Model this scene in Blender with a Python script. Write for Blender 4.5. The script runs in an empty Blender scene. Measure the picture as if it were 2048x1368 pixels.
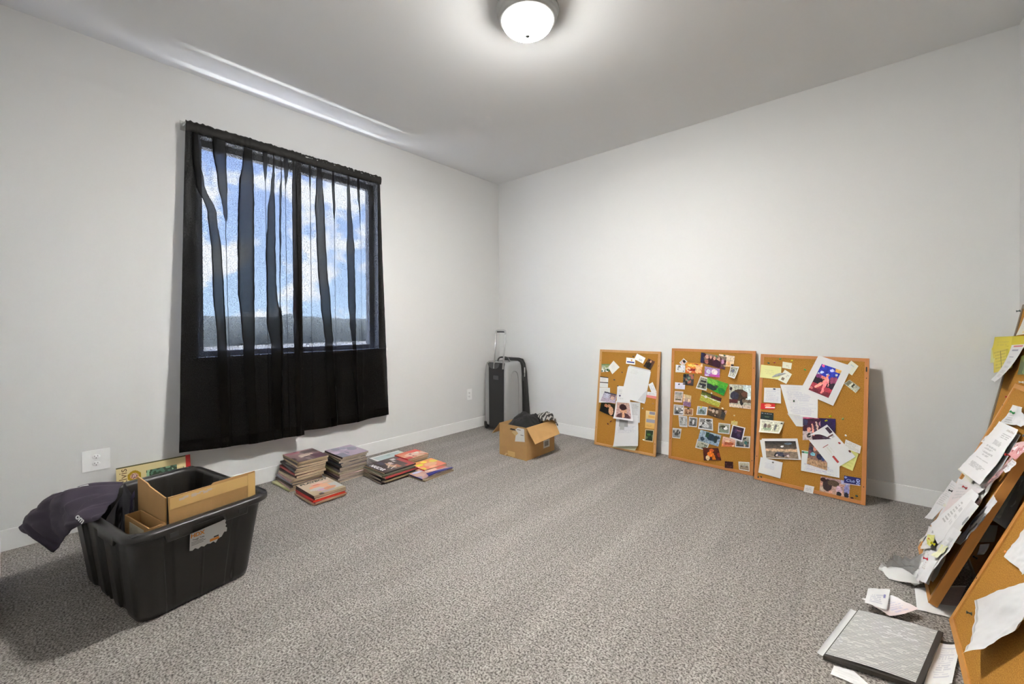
import bpy, bmesh, math, random
from mathutils import Vector, Matrix, noise
random.seed(7)
SC = bpy.context.scene
COL = SC.collection
# ---------------------------------------------------------------- camera, world, exposure
cam_d = bpy.data.cameras.new('camera')
cam = bpy.data.objects.new('camera', cam_d); COL.objects.link(cam); SC.camera = cam
YAW, PITCH, ROLL = .7185, .0063, -.0066
_F = Vector((-math.sin(YAW)*math.cos(PITCH), math.cos(YAW)*math.cos(PITCH), -math.sin(PITCH)))
_R0 = Vector((math.cos(YAW), math.sin(YAW), 0)); _U0 = _R0.cross(_F)
_R = _R0*math.cos(ROLL)+_U0*math.sin(ROLL); _U = -_R0*math.sin(ROLL)+_U0*math.cos(ROLL)
m = Matrix.Identity(4)
for i in range(3): m[i][0], m[i][1], m[i][2] = _R[i], _U[i], -_F[i]
m.translation = (3.3109, -3.5626, 1.1188)
cam.matrix_world = m
cam_d.sensor_width = 36; cam_d.sensor_fit = 'HORIZONTAL'
cam_d.lens = 837.586*36/2048
cam_d.shift_y = (654.6-684)/2048
cam_d.clip_start = .02; cam_d.clip_end = 400
SC.view_settings.view_transform = 'Standard'; SC.view_settings.look = 'None'
SC.view_settings.gamma = 1; SC.view_settings.use_curve_mapping = False
SC.view_settings.exposure = 0.86
LAMP = 300.0          # radiance of the ceiling lamp glass
HALL_FILL = 26.0
SKY = 22.0            # daylight
SUN = 60.0
STREAK = 15.0
def lin(c):
    return tuple((x/12.92 if x <= .04045 else ((x+.055)/1.055)**2.4) for x in c)
def hx(s):
    if len(s) == 3: s = s[0]*2+s[1]*2+s[2]*2
    return lin(tuple(int(s[i:i+2], 16)/255 for i in (0, 2, 4)))
world = bpy.data.worlds.new('daylight_sky'); SC.world = world; world.use_nodes = True
nt = world.node_tree; N = nt.nodes; L = nt.links; N.clear()
out = N.new('ShaderNodeOutputWorld'); bg = N.new('ShaderNodeBackground')
tc = N.new('ShaderNodeTexCoord'); sep = N.new('ShaderNodeSeparateXYZ'); L.new(tc.outputs['Generated'], sep.inputs[0])
rmp = N.new('ShaderNodeValToRGB'); L.new(sep.outputs['Z'], rmp.inputs[0])
rmp.color_ramp.elements[0].position = 0; rmp.color_ramp.elements[0].color = (.55, .72, .95, 1)
rmp.color_ramp.elements[1].position = .5; rmp.color_ramp.elements[1].color = (.27, .38, .86, 1)
mp = N.new('ShaderNodeMapping'); mp.inputs['Scale'].default_value = (1, 1, 1.6); mp.inputs['Location'].default_value = (.35, .1, .2)
L.new(tc.outputs['Generated'], mp.inputs[0])
nz = N.new('ShaderNodeTexNoise'); nz.inputs['Scale'].default_value = 8.5; nz.inputs['Detail'].default_value = 9; nz.inputs['Roughness'].default_value = .58
L.new(mp.outputs[0], nz.inputs[0])
cr = N.new('ShaderNodeValToRGB'); L.new(nz.outputs[0], cr.inputs[0])
cr.color_ramp.elements[0].position = .50; cr.color_ramp.elements[0].color = (0, 0, 0, 1)
cr.color_ramp.elements[1].position = .58; cr.color_ramp.elements[1].color = (1, 1, 1, 1)
mx = N.new('ShaderNodeMixRGB'); L.new(cr.outputs[0], mx.inputs[0]); L.new(rmp.outputs[0], mx.inputs[1]); mx.inputs[2].default_value = (.95, .95, 1, 1)
L.new(mx.outputs[0], bg.inputs[0]); bg.inputs[1].default_value = SKY; L.new(bg.outputs[0], out.inputs[0])
sun_d = bpy.data.lights.new('sun', 'SUN'); sun_d.energy = SUN; sun_d.angle = .01
sun = bpy.data.objects.new('sun', sun_d); COL.objects.link(sun)
for _gx, _ge, _gw, _dir in ((-2.05, STREAK, .22, (.62, 0, .785)), (-.38, STREAK*.30, .05, (.12, 0, .99))):   # added strip lamps standing in for reflected sun, for the ceiling streaks
    gl_d = bpy.data.lights.new('streak_lamp', 'AREA'); gl_d.shape = 'RECTANGLE'; gl_d.size = _gw; gl_d.size_y = 1.3; gl_d.energy = _ge; gl_d.spread = math.radians(60)
    gl = bpy.data.objects.new('streak_lamp', gl_d); COL.objects.link(gl)
    _d = Vector(_dir).normalized(); _x = Vector((0, 1, 0)).cross(-_d)
    _m = Matrix((_x, (0, 1, 0), -_d)).transposed().to_4x4(); _m.translation = (_gx, -2.22, -.25); gl.matrix_world = _m
sun.rotation_euler = Vector((-.15, -.85, -1.3)).to_track_quat('-Z', 'Y').to_euler()

# ---------------------------------------------------------------- helpers
def tag(o, label=None, cat=None, group=None, kind=None):
    if label: o['label'] = label
    if cat: o['category'] = cat
    if group: o['group'] = group
    if kind: o['kind'] = kind
    return o
def empty(name, loc=(0, 0, 0), rz=0, M=None):
    o = bpy.data.objects.new(name, None); COL.objects.link(o); o.empty_display_size = .05
    if M is not None: o.matrix_world = M
    else:
        o.location = loc; o.rotation_euler = (0, 0, rz)
    return o
def mat(name, col, rough=.6, metal=0, bump=0, bscale=50, var=0, vscale=8, spec=.5, sheen=0, coat=0):
    m = bpy.data.materials.new(name); m.use_nodes = True
    n = m.node_tree.nodes; l = m.node_tree.links; b = n['Principled BSDF']
    b.inputs['Base Color'].default_value = (*col, 1); b.inputs['Roughness'].default_value = rough
    b.inputs['Metallic'].default_value = metal; b.inputs['Specular IOR Level'].default_value = spec
    if sheen: b.inputs['Sheen Weight'].default_value = sheen
    if coat: b.inputs['Coat Weight'].default_value = coat
    t = n.new('ShaderNodeTexCoord')
    if var:
        z = n.new('ShaderNodeTexNoise'); z.inputs['Scale'].default_value = vscale; z.inputs['Detail'].default_value = 5
        l.new(t.outputs['Object'], z.inputs[0])
        r = n.new('ShaderNodeMixRGB'); r.inputs[1].default_value = (*[c*(1-var) for c in col], 1); r.inputs[2].default_value = (*[min(1, c*(1+var)) for c in col], 1)
        l.new(z.outputs[0], r.inputs[0]); l.new(r.outputs[0], b.inputs['Base Color'])
    if bump:
        z = n.new('ShaderNodeTexNoise'); z.inputs['Scale'].default_value = bscale; z.inputs['Detail'].default_value = 4
        l.new(t.outputs['Object'], z.inputs[0])
        u = n.new('ShaderNodeBump'); u.inputs['Strength'].default_value = bump; u.inputs['Distance'].default_value = .004
        l.new(z.outputs[0], u.inputs['Height']); l.new(u.outputs[0], b.inputs['Normal'])
    return m
def obj(name, bm, m, parent=None, smooth=False, M=None):
    me = bpy.data.meshes.new(name)
    bm.normal_update(); bm.to_mesh(me); bm.free()
    if smooth:
        for p in me.polygons: p.use_smooth = True
    for mm in (m if isinstance(m, (list, tuple)) else [m]): me.materials.append(mm)
    o = bpy.data.objects.new(name, me); COL.objects.link(o)
    if parent: o.parent = parent
    if M is not None:
        if parent: o.matrix_local = M
        else: o.matrix_world = M
    return o
def box(bm, a, b, bev=0, M=None, mi=0):
    a = Vector(a); b = Vector(b); c = (a+b)/2; s = b-a
    t = bmesh.ops.create_cube(bm, size=1)
    bmesh.ops.scale(bm, vec=[abs(x) for x in s], verts=t['verts']); bmesh.ops.translate(bm, vec=c, verts=t['verts'])
    vs = t['verts']
    fs = {f for v in vs for f in v.link_faces}
    for f in fs: f.material_index = mi
    if bev:
        es = list({e for v in vs for e in v.link_edges})
        r = bmesh.ops.bevel(bm, geom=es, offset=bev, segments=2, profile=.6, affect='EDGES')
        vs = list({v for f in r['faces'] for v in f.verts} | {v for v in vs if v.is_valid})
    if M is not None: bmesh.ops.transform(bm, matrix=M, verts=vs)
    return vs
def loft(bm, rings, closed=True, cap0=False, cap1=False, mi=0):
    R = [[bm.verts.new(p) for p in r] for r in rings]
    n = len(R[0])
    for a, b in zip(R, R[1:]):
        for i in range(n if closed else n-1):
            j = (i+1) % n
            try: f = bm.faces.new((a[i], a[j], b[j], b[i])); f.material_index = mi
            except ValueError: pass
    if cap0: f = bm.faces.new(R[0][::-1]); f.material_index = mi
    if cap1: f = bm.faces.new(R[-1]); f.material_index = mi
    return R
def tube(bm, pts, r, seg=10, mi=0, cap=True):
    pts = [Vector(p) for p in pts]; rings = []
    up = Vector((0, 0, 1))
    for i, p in enumerate(pts):
        d = (pts[min(i+1, len(pts)-1)]-pts[max(i-1, 0)]).normalized()
        a = d.cross(up)
        if a.length < .05: a = d.cross(Vector((0, 1, 0)))
        a.normalize(); b = d.cross(a).normalized()
        rr = r[i] if isinstance(r, (list, tuple)) else r
        rings.append([p+(a*math.cos(t)+b*math.sin(t))*rr for t in [2*math.pi*k/seg for k in range(seg)]])
    loft(bm, rings, True, cap, cap, mi)
def lathe(bm, prof, seg=48, mi=0, M=None):
    rings = []
    for r, z in prof:
        rings.append([Vector((r*math.cos(2*math.pi*k/seg), r*math.sin(2*math.pi*k/seg), z)) for k in range(seg)])
    if M is not None: rings = [[M @ p for p in r] for r in rings]
    loft(bm, rings, True, prof[0][0] > 0 and False, False, mi)
def cr4(a, b, c, d, t):
    return .5*((2*b)+(c-a)*t+(2*a-5*b+4*c-d)*t*t+(3*b-a-3*c+d)*t*t*t)
def spline(P, n):
    P = [Vector(p) for p in P]; o = []
    k = len(P)-1
    for i in range(n+1):
        x = i/n*k; j = min(int(x), k-1); t = x-j
        o.append(cr4(P[max(j-1, 0)] if j else 2*P[0]-P[1], P[j], P[j+1], P[j+2] if j+2 <= k else 2*P[k]-P[k-1], t))
    return o
def patch(rows, nu, nv):
    R = [spline(r, nu) for r in rows]
    return [[c[j] for c in cols] for cols in [[spline([R[k][i] for k in range(len(R))], nv) for i in range(nu+1)]] for j in range(nv+1)]
def fabric(bm, G, mi=0):
    return loft(bm, G, False, mi=mi)
def text_mesh(txt, size, depth=.0004, shear=0, bold=0):
    c = bpy.data.curves.new('lettering', 'FONT'); c.body = txt; c.size = size; c.extrude = depth; c.align_x = 'CENTER'; c.align_y = 'CENTER'; c.shear = shear; c.offset = bold
    o = bpy.data.objects.new('lettering', c); COL.objects.link(o)
    me = bpy.data.meshes.new_from_object(o.evaluated_get(bpy.context.evaluated_depsgraph_get()))
    bpy.data.objects.remove(o); bpy.data.curves.remove(c)
    return me
def lettering(txt, size, m, parent, M, depth=.0004, shear=0, width=None, bold=0):
    bpy.context.view_layer.update()
    me = text_mesh(txt, size, depth, shear, bold); me.materials.clear(); me.materials.append(m)
    if width:
        xs = [v.co.x for v in me.vertices]; s = width/(max(xs)-min(xs))
        for v in me.vertices: v.co.x *= s
    o = bpy.data.objects.new('lettering', me); COL.objects.link(o); o.parent = parent; o.matrix_local = M
    return o
def frame_M(O, x, y, z):
    M = Matrix.Identity(4)
    for i in range(3): M[i][0], M[i][1], M[i][2], M[i][3] = x[i], y[i], z[i], O[i]
    return M
# ---------------------------------------------------------------- printed surfaces
def print_mat(name='printed_paper', rough=.5):
    m = bpy.data.materials.new(name); m.use_nodes = True
    n = m.node_tree.nodes; l = m.node_tree.links; b = n['Principled BSDF']
    a = n.new('ShaderNodeAttribute'); a.attribute_name = 'Print'
    l.new(a.outputs['Color'], b.inputs['Base Color']); b.inputs['Roughness'].default_value = rough; b.inputs['Specular IOR Level'].default_value = .35
    return m
M_PRINT = print_mat(); M_GLOSS = print_mat('glossy_print', .28)
BR = 1.0
def painter(spec, seed=0):
    """spec: top colour, bottom colour, border, blob colours, blob count, marks -> function(s, t) -> rgb; t runs down."""
    top, bot, border, blobs, nb, marks = spec
    rnd = random.Random(seed)
    T = hx(top); B = hx(bot); BL = [hx(b) for b in blobs.split()] if blobs else []
    if isinstance(border, tuple): bc, x0, y0, x1, y1 = hx(border[0]), *border[1:]
    elif border: bc, x0, y0, x1, y1 = hx(border), .08, .08, .92, .9
    else: bc, x0, y0, x1, y1 = None, 0, 0, 1, 1
    bl = [(rnd.random(), rnd.random()*.9+.05, rnd.uniform(.05, .16), rnd.uniform(.06, .2), rnd.choice(BL)) for _ in range(nb)] if BL else []
    mk = []
    for q in marks:
        if q[0] == 't':
            _, a, b, c, d, k, col = q
            ln = [(b+(d-b)*(i+.5)/k, a+(c-a)*rnd.uniform(0, .08), c-(c-a)*rnd.uniform(0, .3)) for i in range(k)]
            mk.append(('t', ln, (d-b)/k*.27, hx(col)))
        elif q[0] == 'w': pass
        else: mk.append((*q[:-1], hx(q[-1])))
    def f(s, t):
        if bc is not None and not (x0 <= s <= x1 and y0 <= t <= y1): return bc
        s = (s-x0)/(x1-x0); t = (t-y0)/(y1-y0)
        c = tuple(T[i]*(1-t)+B[i]*t for i in range(3))
        for x, y, rx, ry, cc in bl:
            if ((s-x)/rx)**2+((t-y)/ry)**2 < 1: c = cc
        for q in mk:
            if q[0] == 'r' and q[1] <= s <= q[3] and q[2] <= t <= q[4]: c = q[5]
            elif q[0] == 'e' and ((s-q[1])/q[3])**2+((t-q[2])/q[4])**2 < 1: c = q[5]
            elif q[0] == 'q':
                x1_, y1_, x2_, y2_, w = q[1:6]; dx, dy = x2_-x1_, y2_-y1_
                k = max(0, min(1, ((s-x1_)*dx+(t-y1_)*dy)/(dx*dx+dy*dy)))
                if (s-x1_-k*dx)**2+(t-y1_-k*dy)**2 < w*w: c = q[6]
            elif q[0] == 't':
                for y, a, b in q[1]:
                    if abs(t-y) < q[2] and a <= s <= b and noise.noise((s*37+seed, y*91, seed)) > -.25: c = tuple(.5*a_+.5*b_ for a_, b_ in zip(c, q[3]))
        return c
    return f
def grid_obj(name, P, paint, parent=None, m=None, smooth=True, M=None):
    """P[j][i] points (row 0 = top); paint(s,t)."""
    bm = bmesh.new(); nv = len(P)-1; nu = len(P[0])-1
    lay = bm.loops.layers.float_color.new('Print')
    V = [[bm.verts.new(p) for p in r] for r in P]
    for j in range(nv):
        for i in range(nu):
            f = bm.faces.new((V[j+1][i], V[j+1][i+1], V[j][i+1], V[j][i]))
            c = paint((i+.5)/nu, (j+.5)/nv)
            for lp in f.loops: lp[lay] = (*[min(1, x*BR) for x in c], 1)
    return obj(name, bm, m or M_PRINT, parent, smooth, M)
# ---------------------------------------------------------------- room shell
M_WALL = mat('wall_paint', (.72, .72, .708), .75, bump=.06, bscale=260, spec=.3)
M_CEIL = mat('ceiling_paint', (.87, .87, .86), .85, bump=.1, bscale=180, spec=.2)
M_TRIM = mat('trim_gloss_paint', (.84, .84, .83), .35)
H = 2.74; WX = 3.895; YF = -3.69
def carpet():
    m = bpy.data.materials.new('cut_pile_carpet'); m.use_nodes = True
    n = m.node_tree.nodes; l = m.node_tree.links; b = n['Principled BSDF']; b.inputs['Roughness'].default_value = .95; b.inputs['Specular IOR Level'].default_value = .1
    t = n.new('ShaderNodeTexCoord')
    z = n.new('ShaderNodeTexNoise'); z.inputs['Scale'].default_value = 145; z.inputs['Detail'].default_value = 3; z.inputs['Roughness'].default_value = .6
    z2 = n.new('ShaderNodeTexNoise'); z2.inputs['Scale'].default_value = 42; z2.inputs['Detail'].default_value = 3
    v = n.new('ShaderNodeTexVoronoi'); v.inputs['Scale'].default_value = 190
    w = n.new('ShaderNodeTexNoise'); w.inputs['Scale'].default_value = 1.6; w.inputs['Detail'].default_value = 2; w.inputs['Distortion'].default_value = .5
    st = n.new('ShaderNodeMapping'); st.inputs['Rotation'].default_value = (0, 0, math.radians(42)); st.inputs['Scale'].default_value = (3.2, .5, 1)
    l.new(t.outputs['Object'], st.inputs[0]); l.new(st.outputs[0], w.inputs[0])
    for q in (z, z2, v): l.new(t.outputs['Object'], q.inputs[0])
    r = n.new('ShaderNodeValToRGB'); l.new(z.outputs[0], r.inputs[0])
    e = r.color_ramp.elements; e[0].position = .36; e[0].color = (.075, .067, .059, 1); e[1].position = .62; e[1].color = (.385, .357, .328, 1)
    e2 = e.new(.48); e2.color = (.222, .205, .188, 1)
    mx = n.new('ShaderNodeMixRGB'); mx.blend_type = 'MULTIPLY'; mx.inputs[0].default_value = 1
    r2 = n.new('ShaderNodeValToRGB'); l.new(z2.outputs[0], r2.inputs[0]); r2.color_ramp.elements[0].position = .3; r2.color_ramp.elements[0].color = (.82, .82, .82, 1); r2.color_ramp.elements[1].position = .7; r2.color_ramp.elements[1].color = (1.12, 1.12, 1.12, 1)
    l.new(r.outputs[0], mx.inputs[1]); l.new(r2.outputs[0], mx.inputs[2])
    mx2 = n.new('ShaderNodeMixRGB'); mx2.blend_type = 'MULTIPLY'; mx2.inputs[0].default_value = 1
    r3 = n.new('ShaderNodeValToRGB'); l.new(w.outputs[0], r3.inputs[0]); r3.color_ramp.elements[0].position = .44; r3.color_ramp.elements[0].color = (.965, .965, .965, 1); r3.color_ramp.elements[1].position = .56; r3.color_ramp.elements[1].color = (1.07, 1.07, 1.07, 1)
    l.new(mx.outputs[0], mx2.inputs[1]); l.new(r3.outputs[0], mx2.inputs[2])
    l.new(mx2.outputs[0], b.inputs['Base Color'])
    u = n.new('ShaderNodeBump'); u.inputs['Strength'].default_value = .7; u.inputs['Distance'].default_value = .004
    l.new(z.outputs[0], u.inputs['Height']); l.new(u.outputs[0], b.inputs['Normal'])
    return m
M_CARPET = carpet()
def struct(name, bm, m, parent=None, smooth=False):
    o = obj(name, bm, m, parent, smooth)
    if parent is None: o['kind'] = 'structure'
    return o
bm = bmesh.new(); box(bm, (-.15, YF-.12, -.1), (WX+.12, .12, 0)); struct('floor', bm, M_CARPET)
bm = bmesh.new(); box(bm, (-.15, YF-.12, H), (WX+.12, .12, H+.1)); struct('ceiling', bm, M_CEIL)
# left wall with the window opening
WY0, WY1, WZ0, WZ1 = -2.86, -1.56, .905, 2.36
bm = bmesh.new()
box(bm, (-.15, YF-.12, 0), (0, WY0, H)); box(bm, (-.15, WY1, 0), (0, .12, H))
box(bm, (-.15, WY0, 0), (0, WY1, WZ0)); box(bm, (-.15, WY0, WZ1), (0, WY1, H))
struct('wall_left', bm, M_WALL)
bm = bmesh.new(); box(bm, (0, 0, 0), (WX, .12, H)); struct('wall_back', bm, M_WALL)
bm = bmesh.new(); box(bm, (WX, YF-.12, 0), (WX+.12, .12, H)); struct('wall_right', bm, M_WALL)
DX0, DX1 = 2.88, 3.70
bm = bmesh.new(); box(bm, (0, YF-.12, 0), (DX0, YF, H)); box(bm, (DX1, YF-.12, 0), (WX, YF, H)); box(bm, (DX0, YF-.12, 2.04), (DX1, YF, H)); struct('wall_front', bm, M_WALL)
# hallway behind the photographer's doorway
HY = -5.1
bm = bmesh.new(); box(bm, (1.5, HY-.1, -.1), (WX+.9, YF-.12, 0)); struct('floor_hall', bm, M_CARPET)
bm = bmesh.new(); box(bm, (1.5, HY-.1, H), (WX+.9, YF-.12, H+.1)); struct('ceiling_hall', bm, M_CEIL)
bm = bmesh.new(); box(bm, (1.4, HY-.1, -.1), (1.5, YF-.12, H+.1)); box(bm, (WX+.9, HY-.1, -.1), (WX+1, YF-.12, H+.1)); box(bm, (1.5, HY-.1, 0), (WX+.9, HY, H)); box(bm, (WX+.12, YF-.12, 0), (WX+1, YF-.02, H)); struct('wall_hall', bm, M_WALL)
hl = bpy.data.lights.new('hall_fill_lamp', 'AREA'); hl.shape = 'DISK'; hl.size = .35; hl.energy = HALL_FILL; hl.color = (1, .97, .93)  # unseen lamp added as soft fill through the doorway
ho = bpy.data.objects.new('hall_fill_lamp', hl); COL.objects.link(ho); ho.location = (3.2, -4.45, H-.02)
bm = bmesh.new(); box(bm, (DX0-.06, YF, 0), (DX0, YF+.015, 2.10), .002); box(bm, (DX1, YF, 0), (DX1+.06, YF+.015, 2.10), .002); box(bm, (DX0, YF, 2.04), (DX1, YF+.015, 2.10), .002); struct('trim_3', bm, M_TRIM)
BH = .105
def baseb(name, a, b):
    bm = bmesh.new(); box(bm, a, b, .003); struct(name, bm, M_TRIM)
baseb('baseboard_left', (0, YF, -.002), (.014, 0, BH))
baseb('baseboard_back', (.0145, -.014, -.002), (WX-.0145, 0, BH))
baseb('baseboard_right', (WX-.014, YF, -.002), (WX, 0, BH))
baseb('baseboard_front', (.0145, YF, -.002), (.304, YF+.012, BH))
# closet door and its casing on the front wall
bm = bmesh.new()
box(bm, (.306, YF, 0), (.37, YF+.02, 2.025), .003); box(bm, (1.17, YF, 0), (1.234, YF+.02, 2.025), .003); box(bm, (.37, YF, 1.96), (1.17, YF+.019, 2.024), .003)
struct('trim_1', bm, M_TRIM)
d = empty('door_1'); d['kind'] = 'structure'
bm = bmesh.new(); box(bm, (.372, YF, .01), (1.168, YF+.01, 1.958), .002)
for z0, z1 in ((.2, .9), (1.05, 1.8)):
    for x0, x1 in ((.47, .73), (.81, 1.07)): box(bm, (x0, YF+.0098, z0), (x1, YF+.014, z1), .003)
obj('door_panel', bm, M_TRIM, d)
# window
M_VINYL = mat('window_vinyl', (.6, .6, .6), .4)
w = empty('window_1'); w['kind'] = 'structure'
bm = bmesh.new()
for a, b in (((-.13, WY0, WZ0), (-.07, WY0+.045, WZ1)), ((-.13, WY1-.045, WZ0), (-.07, WY1, WZ1)), ((-.13, WY0+.045, WZ1-.045), (-.07, WY1-.045, WZ1)), ((-.13, WY0+.045, WZ0), (-.07, WY1-.045, WZ0+.05))): box(bm, a, b, .004)
obj('window_frame', bm, M_VINYL, w)
bm = bmesh.new(); box(bm, (-.12, -2.225, WZ0+.05), (-.075, -2.175, WZ1-.045), .003); obj('mullion', bm, M_VINYL, w)
def glass():
    m = bpy.data.materials.new('window_glass'); m.use_nodes = True; n = m.node_tree.nodes; l = m.node_tree.links
    n.remove(n['Principled BSDF']); o = n['Material Output']
    t = n.new('ShaderNodeBsdfTransparent'); t.inputs[0].default_value = (.93, .95, .95, 1); g = n.new('ShaderNodeBsdfGlossy'); g.inputs['Roughness'].default_value = .02
    x = n.new('ShaderNodeMixShader'); x.inputs[0].default_value = .05
    l.new(t.outputs[0], x.inputs[1]); l.new(g.outputs[0], x.inputs[2]); l.new(x.outputs[0], o.inputs[0]); return m
M_GLASS = glass()
for a, b in ((WY0+.045, -2.225), (-2.175, WY1-.045)):
    bm = bmesh.new(); box(bm, (-.102, a, WZ0+.05), (-.098, b, WZ1-.045)); obj('pane', bm, M_GLASS, w)
bm = bmesh.new(); box(bm, (-.07, WY0+.001, WZ0-.002), (.001, WY1-.001, WZ0+.014)); box(bm, (.0005, WY0-.075, WZ0-.008), (.024, WY1+.075, WZ0+.014), .003)
struct('trim_2', bm, M_TRIM)
# outside: ground and a distant hedge
bm = bmesh.new(); box(bm, (-200, -150, -.5), (-.16, 150, -.3)); g = struct('ground_outside', bm, mat('dry_ground', (.42, .40, .37), .9, var=.25, vscale=.6))
bm = bmesh.new(); rings = []
for i in range(160):
    y = -70+i*.95; h = 2.1+.5*noise.noise((i*.17, 3, 1))+.35*noise.noise((i*.7, 9, 1))
    rings.append([Vector((-34+dx+.5*noise.noise((i*.3, k, 2)), y, -.3+h*hz)) for k, (dx, hz) in enumerate(((1.5, 0), (1.6, .35), (1.2, .75), (.6, .97), (-.1, 1.02), (-.9, .9), (-1.3, .4), (-1.3, 0)))])
loft(bm, rings, False)
tag(obj('distant_hedge', bm, mat('hazed_hedge_leaves', (.20, .215, .20), .9, bump=1, bscale=6, var=.6, vscale=3), None, True), 'long row of dark bushes far beyond the window glass', 'hedge')  # leaf colour greyed to carry the distance haze
# ---------------------------------------------------------------- ceiling lamp
t = tag(empty('ceiling_light', (1.954, -1.874, H)), 'round flush ceiling lamp with glowing frosted dome and nickel ring', 'ceiling light')
M_NICK = mat('brushed_nickel', (.45, .45, .43), .45, .5)
bm = bmesh.new(); lathe(bm, [(.0, -.001), (.157, -.001), (.160, -.008), (.160, -.018), (.156, -.024), (.150, -.028), (.150, -.036), (.150, -.050), (.144, -.062), (.134, -.066), (.128, -.05), (.0, -.045)], 64); obj('ring', bm, M_NICK, t, True)
def emis(name, c, s):
    m = bpy.data.materials.new(name); m.use_nodes = True; n = m.node_tree.nodes; l = m.node_tree.links
    n.remove(n['Principled BSDF']); e = n.new('ShaderNodeEmission'); e.inputs[0].default_value = (*c, 1); e.inputs[1].default_value = s; l.new(e.outputs[0], n['Material Output'].inputs[0]); return m
bm = bmesh.new(); pr = []
for k in range(15):
    a = k/14*math.pi/2; pr.append((.133*math.cos(a)**.8 if k < 14 else .0005, -.058-.064*math.sin(a)))
lathe(bm, pr, 64)
M_DOME = emis('lit_frosted_glass', (1, .985, .96), LAMP)
_n = M_DOME.node_tree.nodes; _l = M_DOME.node_tree.links   # emission graded by height: rim dimmed to hold down the ceiling halo
_t = _n.new('ShaderNodeTexCoord'); _s = _n.new('ShaderNodeSeparateXYZ'); _l.new(_t.outputs['Object'], _s.inputs[0])
_r = _n.new('ShaderNodeMapRange'); _r.interpolation_type = 'SMOOTHSTEP'; _r.inputs['From Min'].default_value = -.077; _r.inputs['From Max'].default_value = -.117; _r.inputs['To Min'].default_value = LAMP*.015; _r.inputs['To Max'].default_value = LAMP*1.5
_l.new(_s.outputs['Z'], _r.inputs['Value']); _l.new(_r.outputs[0], [x for x in _n if x.type == 'EMISSION'][0].inputs[1])
obj('glass_dome', bm, M_DOME, t, True)
bm = bmesh.new(); lathe(bm, [(.0005, -.118), (.008, -.120), (.008, -.128), (.0135, -.131), (.0135, -.137), (.010, -.141), (.0005, -.142)], 24); obj('finial', bm, mat('dark_nickel', (.10, .10, .095), .7, spec=.2), t, True)
# ---------------------------------------------------------------- outlets
M_PLATE = mat('outlet_plastic', (.88, .88, .87), .3); M_DARK = mat('dark_slot', (.02, .02, .02), .6)
def outlet(y, z, w, label):
    t = tag(empty('wall_outlet', (0, y, z)), label, 'outlet')
    bm = bmesh.new(); box(bm, (0, -w/2, -.058), (.006, w/2, .058), .002); obj('cover_plate', bm, M_PLATE, t)
    for dz in (.0195, -.0195):
        bm = bmesh.new(); lathe(bm, [(.0005, .009), (.015, .009), (.0165, .0075), (.0168, .005)], 28, M=Matrix.Translation((0, 0, dz)) @ Matrix.Rotation(math.pi/2, 4, 'Y') @ Matrix.Scale(.82, 4, (1, 0, 0)))
        s = obj('socket', bm, M_PLATE, t, True)
        bm = bmesh.new()
        box(bm, (.0088, -.0075, dz+.000), (.0094, -.0055, dz+.0075)); box(bm, (.0088, .0055, dz+.001), (.0094, .0072, dz+.0075)); box(bm, (.0088, -.0018, dz-.0085), (.0094, .0018, dz-.0045), .0005)
        obj('slots', bm, M_DARK, s)
outlet(-3.336, .374, .114, 'white wall outlet with a wide plate above the black tote')
outlet(-.482, .372, .07, 'white wall outlet with a narrow plate left of the suitcase')
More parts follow.
